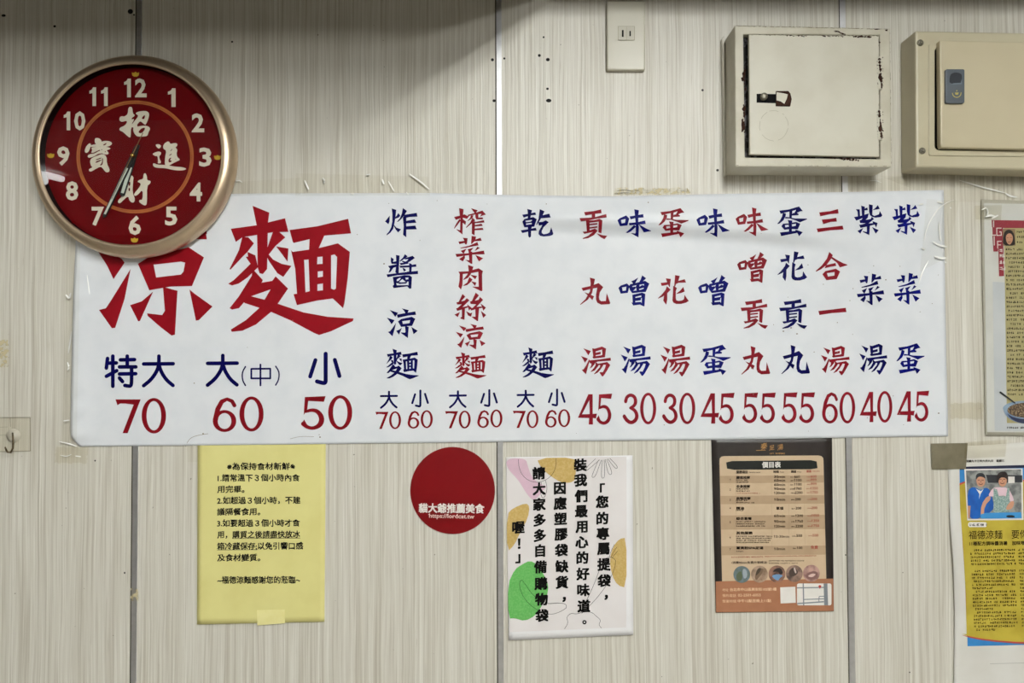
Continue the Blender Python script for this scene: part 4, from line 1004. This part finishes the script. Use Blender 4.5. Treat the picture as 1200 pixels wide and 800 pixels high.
ph = nink('photo', lambda k: k.poly([(1130, 549.4), (1198.4, 548.6), (1199.4, 609), (1133.6, 609.6)]), M_WHITE, .0009)
NC = lambda s: [(1110 + x / 7.278, 510 + y / 7.278) for x, y in PL(s)]
def nch(name, pts, m, e, s=1): child(name, lambda k: k.poly(chaikin(NC(pts), s) if s else NC(pts)), m, e, nd, ph)
M_PBLUE = mat('printed_blue_shirt', rgb(24, 98, 186), .5, col2=rgb(20, 80, 160)); M_PDARK = mat('printed_dark', rgb(42, 44, 50), .5); M_PPINK = mat('printed_pale_pink', rgb(226, 196, 206), .5)
nch('photo_ground', '160,300 630,290 636,705 180,712', mat('printed_kitchen', rgb(150, 152, 148), .5, col2=rgb(104, 106, 106), scale=90, lo=.42, hi=.6), .0011, 0)
nch('photo_ground', '330,335 640,340 640,400 350,405', M_PDARK, .0012, 0); nch('photo_ground', '520,350 575,350 575,405 520,408', M_WHITE, .0013, 0)
nch('person_shirt', '175,480 200,445 240,440 285,470 330,440 370,470 400,600 390,640 280,710 190,712 175,600', M_PBLUE, .0013); nch('person_head', '245,370 260,335 300,330 325,370 322,420 290,445 255,425', SKIN, .0014, 2); nch('person_cap', '243,385 245,335 275,318 315,325 330,372 300,352 265,352', M_PDARK, .0015); nch('collar', '245,455 275,500 270,545 285,500 312,455 288,475', M_WHITE, .0015, 0)
nch('arm', '175,600 200,600 192,705 178,705', SKIN, .0014, 0)
nch('person_shirt', '345,520 385,450 430,440 520,445 560,520 570,560 540,570 510,510 400,520', M_PPINK, .0016); nch('apron', '395,450 425,460 440,520 500,520 515,445 530,450 535,650 395,662', mat('printed_apron', rgb(118, 146, 140), .5, col2=rgb(180, 196, 190), scale=500), .0018, 0)
nch('person_head', '435,360 450,345 495,345 512,380 500,425 470,440 440,420', SKIN, .0018, 2); nch('person_hair', '420,400 425,335 455,308 500,308 520,345 515,395 500,360 450,358 435,400', HAIR, .0020)
nch('arm', '345,510 380,535 320,600 310,700 285,700 290,590', SKIN, .0020); nch('arm', '540,560 575,560 560,620 510,640 500,615', SKIN, .0020)
for fx, fy in ((286, 385), (470, 378)):
    child('face_features', lambda k: [k.stroke(NC(q), w) for q, w in (('%d,%d %d,%d' % (fx - 24, fy - 4, fx - 8, fy - 5), .7), ('%d,%d %d,%d' % (fx + 8, fy - 5, fx + 24, fy - 4), .7), ('%d,%d %d,%d %d,%d' % (fx - 16, fy + 28, fx, fy + 34, fx + 16, fy + 28), .8), ('%d,%d %d,%d' % (fx, fy + 4, fx + 1, fy + 14), .5))], mat('printed_face_line', rgb(96, 52, 42), .5), .0022, nd, ph)
nch('counter_bucket', '280,675 330,660 630,655 636,705 290,710', mat('printed_bright_blue', rgb(64, 150, 214), .5), .0022, 0); nch('counter_bucket', '505,680 570,680 580,700 505,700', M_PDARK, .0024)
nink('tag_pill', lambda k: k.rrect(1134.5, 611.6, 1156.6, 617.4, 2.4), M_WHITE, .0009)
nink('text_lines', lambda k: ([k.scribble(1136 + i * 5, 1139.8 + i * 5, 614.6, 3, rng, 1) for i in range(4)] + [k.scribble(x + (y - 644) * .05, x1 + (y - 644) * .03, y - (x - 1137) * .012, 2.5, rng, .9, -.012) for j in range(25) for y in (644.6 + j * 4.05,) for x, x1 in ((1137 + (j % 6 == 0) * 4, 1188 - (j % 6 == 5) * 26), (1193, 1244), (1250, 1300)) if not (j == 5 or j > 22 and x > 1140)]), M_TXT, .0009)
nink('headline', lambda k: k.text('福德涼麵　要你', 1135.2, 626.6, 11, 1204.5, rot=-.014), M_TXT, .0010)
nink('subhead', lambda k: k.text('11種配方調味醬消暑　加味噌貢', 1136, 636.8, 5.2, 1206, rot=-.014, bold=.015), M_TXT, .0010)
nink('fold_line', lambda k: k.stroke([(1160, 777.5), (1240, 775.5)], .5, cap=False), mat('crease_grey', rgb(170, 168, 162), .6), .0003)

# ------------------------------------------------------------------ old electric box with rust
M_IVORY = mat('chipped_ivory_paint', rgb(206, 201, 184), 0.45, col2=rgb(190, 184, 164), scale=22, bump=0.0004, bscale=90)
M_IVORY2 = mat('door_ivory_paint', rgb(212, 208, 193), 0.42, col2=rgb(203, 198, 181), scale=14, bump=0.0003, bscale=60)
M_RUST = mat('rust', rgb(58, 36, 28), 0.85, spec=.1, col2=rgb(42, 26, 22), scale=500); M_DARKGAP = mat('mottled_dark_gap', rgb(40, 36, 34), 0.8, col2=rgb(110, 108, 112), scale=120, lo=.5, hi=.62)  # gap panel: near-black with paler grey patches
M_STEEL = mat('worn_steel', rgb(150, 146, 132), 0.45, 0.6, rgb(96, 90, 76), 300)
rng = random.Random(11)
D1 = 0.058
eb = thing('electric_box', 'old ivory metal electric box with rust chips and a square latch', 'electric box', px(950, 115))
C6 = lambda s: [(820 + x / 3.158, y / 3.158) for x, y in PL(s)]
extrude('body', [C6('130,92 705,105 711,619 132,616'), C6('162,127 666.5,130 668.5,588 168,582')], D1, 0.0, M_IVORY, eb, bevel=0.0018)
extrude('inner_panel', [C6('158,122 676,120 678,594 164,588')], D1 - .012, D1 - .030, M_DARKGAP, eb)
dr = extrude('door', [C6('182,127 664,131 666,580 185,571')], D1 + .003, D1 - .004, M_IVORY2, eb, bevel=0.0012)
def flakes(name, parent, m, d, pts):
    k = Ink()
    for x, y, rx, ry in pts: k.poly(blob(820 + x / 3.158, y / 3.158, rx / 3.158, ry / 3.158, rng, 11, .42))
    o = tag(k.build(name, m, None, d), kind='stuff'); off = parent_world(parent)
    for v in o.data.vertices: v.co -= off
    o.parent = parent; return o
def along(x0, y0, x1, y1, n, s, e=1.6): return [(x0 + (x1 - x0) * (i + rng.random()) / n, y0 + (y1 - y0) * (i + rng.random()) / n + rng.uniform(-1.5, 1.5), s * rng.uniform(.4, 1.5) * (e if abs(x1 - x0) > abs(y1 - y0) else 1), s * rng.uniform(.4, 1.2) * (1 if abs(x1 - x0) > abs(y1 - y0) else e)) for i in range(n)]
flakes('rust_chip', dr, M_RUST, D1 + .0033, along(320, 131, 400, 134, 9, 2.0) + along(455, 133, 535, 136, 9, 2.2) + along(570, 135, 640, 137, 10, 3.6) + along(240, 130, 310, 131, 4, 1.0))
flakes('rust_chip', eb, M_RUST, D1 + .0004, along(520, 588, 588, 594, 12, 3.0) + along(470, 584, 580, 588, 12, 2.2))
flakes('rust_chip', eb, M_RUST, D1 + .0004, [(163, 275, 6, 11), (158, 292, 5, 8), (166, 262, 4, 6), (163, 402, 6, 9), (160, 470, 7, 20), (158, 445, 4, 7), (165, 425, 4, 10), (168, 330, 3, 8)] + along(163, 250, 166, 320, 8, 2.6) + along(162, 385, 166, 500, 10, 2.6))
flakes('rust_chip', eb, M_RUST, D1 + .0004, along(500, 112, 540, 130, 10, 2.6) + along(640, 135, 668, 160, 8, 2.6) + [(655, 108, 9, 2), (690, 112, 6, 3)])
# grime gathered along the edges of the box and its door
def grime_line(parent, d, runs, w, m, p=.6):
    k = Ink()
    for x0, y0, x1, y1 in runs:
        n = int(math.hypot(x1 - x0, y1 - y0) / 7)
        for i in range(n):
            if rng.random() < p:
                f = lambda t: (820 + (x0 + (x1 - x0) * t) / 3.158, (y0 + (y1 - y0) * t + rng.uniform(-1, 1)) / 3.158)
                k.stroke([f(i / n), f((i + 1.1) / n)], w * rng.uniform(.4, 1.3), cap=False)
    o = k.build('grime_edge', m, None, d); off = parent_world(parent)
    for v in o.data.vertices: v.co -= off
    o.parent = parent
M_GRIME = mat('brown_grime', rgb(112, 100, 78), .8, spec=.1)
grime_line(eb, D1 + .0003, [(134, 96, 702, 108)], .55, M_GRIME, .75)
grime_line(eb, D1 + .0003, [(704, 112, 709, 612)], .3, M_GRIME, .35)
grime_line(eb, D1 + .0003, [(136, 612, 706, 615)], .35, M_GRIME, .3)
grime_line(dr, D1 + .0032, [(190, 129, 660, 133)], .5, M_GRIME, .7)
grime_line(dr, D1 + .0032, [(662, 136, 664, 575)], .35, M_GRIME, .6)
# a bead of filler where the box meets the wall
extrude('filler_bead', [[(845.6, 46), (849.0, 41), (852.4, 204), (849.0, 207)]], .007, .0001, mat('old_filler', rgb(228, 224, 210), .6), eb, bevel=.002)
# hinges seen as ringed rust marks along the right of the door
for y0, y1 in ((208, 330), (403, 518)):
    h = extrude('hinge', [C6('656,%d 676,%d 678,%d 658,%d' % (y0, y0, y1, y1))], D1 + .0036, D1 - .001, M_IVORY2, eb, bevel=.0012)
    pts = along(664, y0 + 4, 674, y1 - 6, 20, 3.8) + along(657, y0 + 4, 659, y1 - 4, 6, 1.4) + along(677, y0 + 4, 679, y1 - 6, 7, 1.6) + [(668, y0 + (y1 - y0) * .62, 6, 13)]
    flakes('rust_chip', h, M_RUST, D1 + .0040, pts)
# latch: slot, bolt head, square plate
la = extrude('latch', [C6('211,347 284,348 284,381 211,379')], D1 + .0036, D1 + .001, mat('latch_black', rgb(8, 7, 10), .7, spec=.1), eb)
c = px(*C6('233,362')[0], D1); lathe('bolt', Vector((c.x, 0, c.z)), [(.0058, D1 + .0036), (.0056, D1 + .008), (.0045, D1 + .0092), (.0004, D1 + .0092)], M_STEEL, eb, 16)
sq = extrude('latch_plate', [C6('283,336 328,336 336,345 341,366 336,392 283,391')], D1 + .0052, D1 + .001, M_RUST, eb, bevel=.0006)
k = Ink(); k.poly(C6('284,341 310,345 326,349 322,366 313,384 300,375 284,371')); o = k.build('paint_patch', M_IVORY2, None, D1 + .0055); off = parent_world(sq)
for v in o.data.vertices: v.co -= off
o.parent = sq
k = Ink(); rr = [C6('%f,%f' % (274 + 53 * math.cos(2 * math.pi * i / 40) * rng.uniform(.98, 1.02), 465 + 56 * math.sin(2 * math.pi * i / 40) * rng.uniform(.98, 1.02)))[0] for i in range(40)]
for i in range(40):
    if rng.random() < .62: k.stroke([rr[i], rr[(i + 1) % 40]], .55, cap=False)
o = k.build('sticker_mark', mat('faint_glue_line', rgb(176, 170, 150), .6), None, D1 + .0033); off = parent_world(dr)
for v in o.data.vertices: v.co -= off
o.parent = dr

# ------------------------------------------------------------------ newer cream electric cabinet
D2 = 0.046
M_CREAMP = mat('cream_enamel', rgb(196, 188, 162), 0.36, col2=rgb(189, 180, 153), scale=12); M_CREAMD = mat('door_cream_enamel', rgb(200, 189, 161), 0.38, col2=rgb(195, 184, 155), scale=12)
M_LOCK = mat('blue_grey_plastic', rgb(84, 92, 100), 0.4); M_LOCKD = mat('dark_recess', rgb(26, 32, 42), 0.4)
cb = thing('electric_cabinet', 'smooth cream electric cabinet with a blue grey pull lock, at the upper right', 'electric box', px(1200, 120))
def rr4(x0, y0, x1, y1, r, dy=0.0):
    k = []
    for cx, cy, a0 in ((x1 - r, y0 + r, -90), (x1 - r, y1 - r, 0), (x0 + r, y1 - r, 90), (x0 + r, y0 + r, 180)):
        k += [(cx + r * math.cos(R(a0 + 22.5 * i)), cy + r * math.sin(R(a0 + 22.5 * i)) + dy * (cx - x0)) for i in range(5)]
    return k
extrude('body', [[(1072.6, 35.6), (1360, 41.5), (1364, 203), (1073.6, 195.8)], rr4(1094.6, 54.5, 1335, 176.5, 5, .012)], D2, 0.0, M_CREAMP, cb, bevel=0.0035, seg=3)
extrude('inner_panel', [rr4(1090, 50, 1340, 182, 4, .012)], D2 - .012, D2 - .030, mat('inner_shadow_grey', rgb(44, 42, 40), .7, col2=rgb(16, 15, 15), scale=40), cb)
extrude('frame_lip', [rr4(1088.6, 51.6, 1341, 182.2, 2, .012), rr4(1095.4, 55.2, 1334, 175.8, 5, .012)], D2 + .0016, D2 - .001, M_CREAMP, cb, bevel=.0008)
cd_ = extrude('door', [[(1101.4, 47), (1330, 51.5), (1333, 177.6), (1103.4, 172.6), (1102.4, 168)]], D2 + .011, D2 - .001, M_CREAMD, cb, bevel=.0022, seg=3)
lk = extrude('lock', [rr4(1108.4, 80.8, 1130.6, 120.8, 2)], D2 + .0155, D2 + .0105, M_LOCK, cd_, bevel=.0010)
def onlock(name, fn, m, e):
    k = Ink(); fn(k); o = k.build(name, m, None, D2 + .0155 + e); off = parent_world(cd_) 
    for v in o.data.vertices: v.co -= parent_world(lk)
    o.parent = lk; return o
onlock('finger_recess', lambda k: k.poly(chaikin([(1112.6, 98.6), (1112.8, 90), (1115, 86), (1120, 84.6), (1126, 86), (1127.4, 89), (1127.4, 98.4)], 1)), M_LOCKD, .0003)
onlock('recess_edge', lambda k: k.poly([(1113.4, 98.8), (1127.2, 98.6), (1127.2, 92), (1125.8, 97), (1118, 97.4)]), mat('lock_light_edge', rgb(104, 116, 128), .4), .0005)
onlock('turn_mark', lambda k: (k.stroke([(1121.2 + 5.0 * math.cos(R(a)), 109.0 + 5.0 * math.sin(R(a))) for a in range(-5, 190, 13)], .9), k.poly([(1119, 108.4), (1123.6, 108.4), (1122.6, 111), (1119.8, 111)]), k.poly([(1120.4, 107), (1122.2, 107), (1121.3, 105)])), mat('lock_yellow_print', rgb(196, 180, 96), .5), .0004)
for x, y in ((1078.2, 50.4), (1080.4, 176.8)):
    c = px(x, y, D2); s_ = lathe('screw', Vector((c.x, 0, c.z)), [(.0052, D2 - .001), (.0052, D2 + .0012), (.0040, D2 + .0026), (.0004, D2 + .003)], M_STEEL, cb, 20)
    k = Ink(); k.stroke([(x - 2, y - .8), (x + 2, y + .8)], .55); k.stroke([(x - .8, y + 2), (x + .8, y - 2)], .55)
    o = k.build('screw_slot', M_HOLE, None, D2 + .0032)
    for v in o.data.vertices: v.co -= parent_world(cb)
    o.parent = s_

# ------------------------------------------------------------------ power outlet
M_PLAST = mat('cream_plastic', rgb(197, 193, 177), 0.32, col2=rgb(193, 188, 171), scale=8); M_PLAST2 = mat('socket_plastic', rgb(188, 183, 165), 0.35)
ol = thing('power_outlet', 'cream plastic power outlet with two upright slots, at the top of the wall', 'outlet', px(733.6, 42))
extrude('cover_plate', [rr4(711, 0.4, 756.2, 82.2, 2)], .0085, 0.0, M_PLAST, ol, bevel=.0042, seg=4, smooth=False)
soc = extrude('socket', [rr4(724.3, 30.8, 743.6, 47, 1)], .0094, .0075, M_PLAST2, ol, bevel=.0003)
k = Ink(); k.rect(728.8, 35.2, 730.8, 43.2); k.rect(737.6, 36.2, 739.3, 42.4)
o = k.build('slots', M_HOLE, None, .0097)
for v in o.data.vertices: v.co -= parent_world(soc)
o.parent = soc
k = Ink(); k.stroke([(724.3, 30.8), (743.6, 30.8), (743.6, 47), (724.3, 47)], .45, closed=True); k.stroke([(734.2, 31.5), (734.2, 46.5)], .35, cap=False)
o = k.build('seam_line', mat('plastic_seam', rgb(150, 142, 118), .6), None, .0096)
for v in o.data.vertices: v.co -= parent_world(soc)
o.parent = soc

# ------------------------------------------------------------------ stick-on hook
M_PAD = film('clear_pad', (0.97, 0.965, 0.945, 1), 0.2, 0.0)
hk = thing('adhesive_hook', 'clear square stick-on hook with a small bent metal peg, at the left edge', 'hook', px(14, 509))
extrude('pad', [[(-18, 489.4), (35.4, 488.6), (35.8, 528.2), (-18, 529.6)]], .0014, .0001, M_PAD, hk, bevel=.0003)
c = px(16.6, 510, 0); lathe('boss', Vector((c.x, 0, c.z)), [(.0112, .0014), (.0105, .0034), (.0075, .0052), (.0058, .0075), (.0004, .0078)], mat('milky_plastic', rgb(196, 191, 176), .3, col2=rgb(186, 180, 164)), hk, 32)
wp_ = [px(14.8, 507, .0075), px(15.2, 512, .011), px(15.4, 518, .0125), px(15.0, 525, .013), px(12.4, 530.2, .0135), px(8.8, 529.6, .015), px(6.8, 525.8, .017), px(6.0, 523.4, .018)]
tube('peg', wp_, [.0014] * 7 + [.0011], mat('aged_wire', rgb(112, 98, 76), .35, .8, rgb(70, 58, 44), 300), hk, 10)
k = Ink()
for y in (500, 509.5): k.stroke([(-18, y + 1), (9, y)], .3, cap=False)
k.stroke([(35.2, 488.8), (35.6, 528)], .7, cap=False); k.stroke([(-18, 529.4), (35.6, 528.2)], .6, cap=False); k.stroke([(-18, 489.2), (35.2, 488.8)], .5, cap=False); k.stroke([(12, 489), (12.6, 500)], .4, cap=False)
o = k.build('grimy_edge', mat('pad_grime', rgb(140, 132, 112), .7), None, .0017)
for v in o.data.vertices: v.co -= parent_world(hk)
o.parent = hk

# ------------------------------------------------------------------ tapes and tape remains
M_TAPE = film('clear_tape', (0.955, 0.95, 0.93, 1), 0.10, 0.0, bump=0.0012, bscale=55)
M_TAPEY = film('aged_tape', (0.91, 0.895, 0.845, 1), 0.2, 0.01, bump=0.0010, bscale=80)
M_RESID = film('tape_remains', (0.965, 0.95, 0.90, 1), 0.4, 0.015, cloud=0.95, cloudcol=rgb(208, 196, 160))
M_GREYT = mat('grimy_tape', rgb(124, 117, 96), 0.4, col2=rgb(106, 99, 78), scale=45)
M_YTAPE = mat('pale_yellow_tape', rgb(238, 231, 166), 0.35, col2=rgb(232, 224, 152), scale=60)
M_GLINT = mat('tape_glint_white', rgb(246, 246, 242), 0.25, spec=.8)  # near-white colour that stands in for highlights on wrinkled tape
def tape(label, q, m, d, glints=(), crumple=.0006, name='adhesive_tape', cat='tape', seed=1, thick=0.0, ragged=0.0):
    r = random.Random(seed)
    cx, cy = sum(p[0] for p in q) / 4, sum(p[1] for p in q) / 4
    t = thing(name, label, cat, px(cx, cy)); ph = r.uniform(0, 6)
    base = d if callable(d) else (lambda x, y: d)
    dep = lambda x, y: base(x, y) + crumple * (1 + math.sin(x / 9 + ph) * math.sin(y / 7 + ph * 2))
    if ragged:
        def rag(a, b, n=14): return [(a[0] + (b[0] - a[0]) * i / n + (r.uniform(-ragged, ragged) if 0 < i < n else 0), a[1] + (b[1] - a[1]) * i / n + (r.uniform(-ragged, ragged) if 0 < i < n else 0)) for i in range(n + 1)]
        sheet('film', rag(q[0], q[1]), rag(q[3], q[2]), rag(q[0], q[3]), rag(q[1], q[2]), dep, m, t, nx=24, ny=10, thick=thick)
    else:
        quad_sheet('film', q, dep, m, t, nx=max(6, int(abs(q[1][0] - q[0][0]) / 7)), ny=max(6, int(abs(q[3][1] - q[0][1]) / 7)), thick=thick)
    for pts, w in glints:                                   # opaque white ribbons tilted up, added as the lamp glints on the film's folds
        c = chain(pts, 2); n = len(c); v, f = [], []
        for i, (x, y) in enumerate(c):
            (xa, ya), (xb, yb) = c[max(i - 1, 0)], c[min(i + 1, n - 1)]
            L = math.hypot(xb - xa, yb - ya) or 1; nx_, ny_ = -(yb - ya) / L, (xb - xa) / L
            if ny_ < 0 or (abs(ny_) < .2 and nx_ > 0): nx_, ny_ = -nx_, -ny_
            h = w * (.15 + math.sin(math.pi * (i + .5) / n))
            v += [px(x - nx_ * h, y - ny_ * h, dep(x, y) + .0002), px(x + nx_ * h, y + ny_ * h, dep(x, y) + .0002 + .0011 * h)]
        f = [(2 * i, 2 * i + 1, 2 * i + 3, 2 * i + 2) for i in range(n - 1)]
        link('wrinkle_glint', v, f, M_GLINT, t)
    return t
BT = lambda x, y: banner_d(x, min(max(y, 236), 512)) + .0009
tape('clear tape strip along the banner top, right of the clock', [(272, 213.5), (352, 208), (352, 228), (272, 229)], M_TAPE, .0034, [([(276, 212), (281, 211), (284, 214)], .5)], seed=2)
tape('wide wrinkled clear tape along the banner top left of centre', [(346, 203), (502, 207), (504, 229), (346, 230)], M_TAPE, .0038, [([(479.5, 203.5), (492, 212), (503.5, 222)], .8), ([(357, 211), (360, 218), (362, 222)], .9), ([(378, 208), (381, 212), (379, 215)], .9), ([(448, 210), (450, 216)], .8), ([(455, 212), (462, 224)], .5), ([(429, 205), (434, 204)], .6), ([(476, 225), (479, 228)], .6), ([(411, 227), (415, 227)], .7)], seed=3)
tape('narrow wrinkled clear tape down the left edge of the banner', [(78, 285), (94, 285), (90, 515), (72, 522)], M_TAPE, lambda x, y: banner_d(max(x, 90), y) + .0009, [([(84, 388), (81.5, 405), (80, 414)], .8), ([(79, 424), (81, 430), (79, 434)], .8), ([(74, 493), (82, 492)], .6), ([(77, 345), (81, 350), (83, 343)], 1.0), ([(81, 276), (83, 277)], .7), ([(69, 517), (82, 520), (90, 523)], .6), ([(102, 322), (103.5, 334), (105, 345)], .5)], seed=4)
tape('ragged yellowed tape end below the lower left corner of the banner', [(66, 523), (103, 524), (101.5, 543), (63.5, 542)], M_TAPEY, .0012, [([(70, 533), (78, 535), (84, 532)], .5), ([(88, 534), (95, 535)], .6)], seed=5, ragged=1.2)
tape('wrinkled clear tape over the upper right corner of the banner', [(1086, 233), (1124, 236), (1110, 302), (1078, 318)], M_TAPE, lambda x, y: banner_d(min(x, 1100), y) + .0012, [([(1118, 234), (1108, 238), (1100, 244), (1092, 255), (1085, 270), (1083, 282)], .5), ([(1100.5, 260), (1101, 275), (1103, 283)], .8), ([(1093, 283), (1102, 288), (1110, 289)], 1.0), ([(1095, 300), (1104, 303), (1109, 302)], 1.1), ([(1080, 290), (1084, 293)], .8), ([(1076, 334), (1081, 318), (1088, 305)], .6), ([(1077, 239), (1082, 239)], .7), ([(1098, 236), (1105, 238)], .8), ([(1113, 243), (1115, 244)], .7), ([(1107, 306), (1109, 308)], .9)], seed=6)
tape('broad clear tape band between the banner and the cream cabinet', [(1030, 206), (1200, 204), (1204, 238), (1108, 236)], M_TAPE, .0012, [([(1124, 211), (1150, 219), (1178, 226)], .7), ([(1178, 226), (1184, 230), (1192, 231)], .9)], seed=7, crumple=.0004)
tape('crinkled clear tape across the top left corner of the magazine page', [(1142, 241), (1174, 240), (1173, 258), (1143, 257)], M_TAPEY, lambda x, y: ad(x, y) + .0032, [([(1155, 254), (1160, 252), (1166, 253)], 1.0), ([(1156, 244), (1158, 247), (1157, 252)], .8), ([(1162, 256), (1170, 252)], .8), ([(1150, 246), (1156, 243)], .6)], seed=8)
tape('cream flaking tape remains above the banner near the middle', [(721, 221), (806, 220.4), (809, 227.5), (719, 228.5)], M_RESID, .0007, seed=9, name='tape_remains', ragged=1.6, crumple=.0002)
tape('pale tape remains under the old ivory box', [(948, 218), (1062, 206), (1066, 222), (950, 224)], M_TAPE, .0007, [([(1018, 212), (1026, 211), (1033, 214)], .4)], seed=10, name='tape_remains', crumple=.0002)
tape('small yellowed tape remains at the left edge above the hook', [(-14, 398), (9.4, 398.5), (10, 429), (-14, 431)], M_RESID, .0006, seed=11, name='tape_remains', ragged=1.2, crumple=.0002)
tape('grimy tape remains right of the banner, beside the magazine page', [(1114, 473), (1152, 472), (1152, 491), (1114, 490)], M_TAPEY, .0006, seed=12, name='tape_remains', ragged=1.3, crumple=.0002)
tape('grey grimy tape holding the top left corner of the newspaper cutting', [(1091, 519.5), (1134, 519), (1132, 549.4), (1092, 550)], M_GREYT, lambda x, y: (nd(max(x, 1112), y) if x > 1108 else .0012) + .0008, seed=13, crumple=.0002)
tape('yellowish stained tape across the top of the newspaper cutting', [(1131, 518), (1180, 515), (1178, 535), (1130, 537)], M_TAPEY, lambda x, y: nd(x, y) + .0012, seed=14, crumple=.0002)
tape('pale yellow tape at the foot of the yellow notice', [(301, 714.6), (333.6, 713.8), (334, 730), (301.6, 732.6)], M_YTAPE, lambda x, y: yd(x, y) + .0007, seed=15, crumple=.0002)
tape('tiny yellowed tape scrap on the left metal joint strip', [(153.4, 689), (161.4, 689.4), (162.8, 704), (153, 703.6)], M_RESID, .0016, seed=16, crumple=.0002, ragged=.5)
tape('faint clear tape peeping out left of the yellow notice', [(219, 523), (233, 522), (233, 541), (220, 541)], M_TAPE, .0005, seed=17, crumple=.0001)
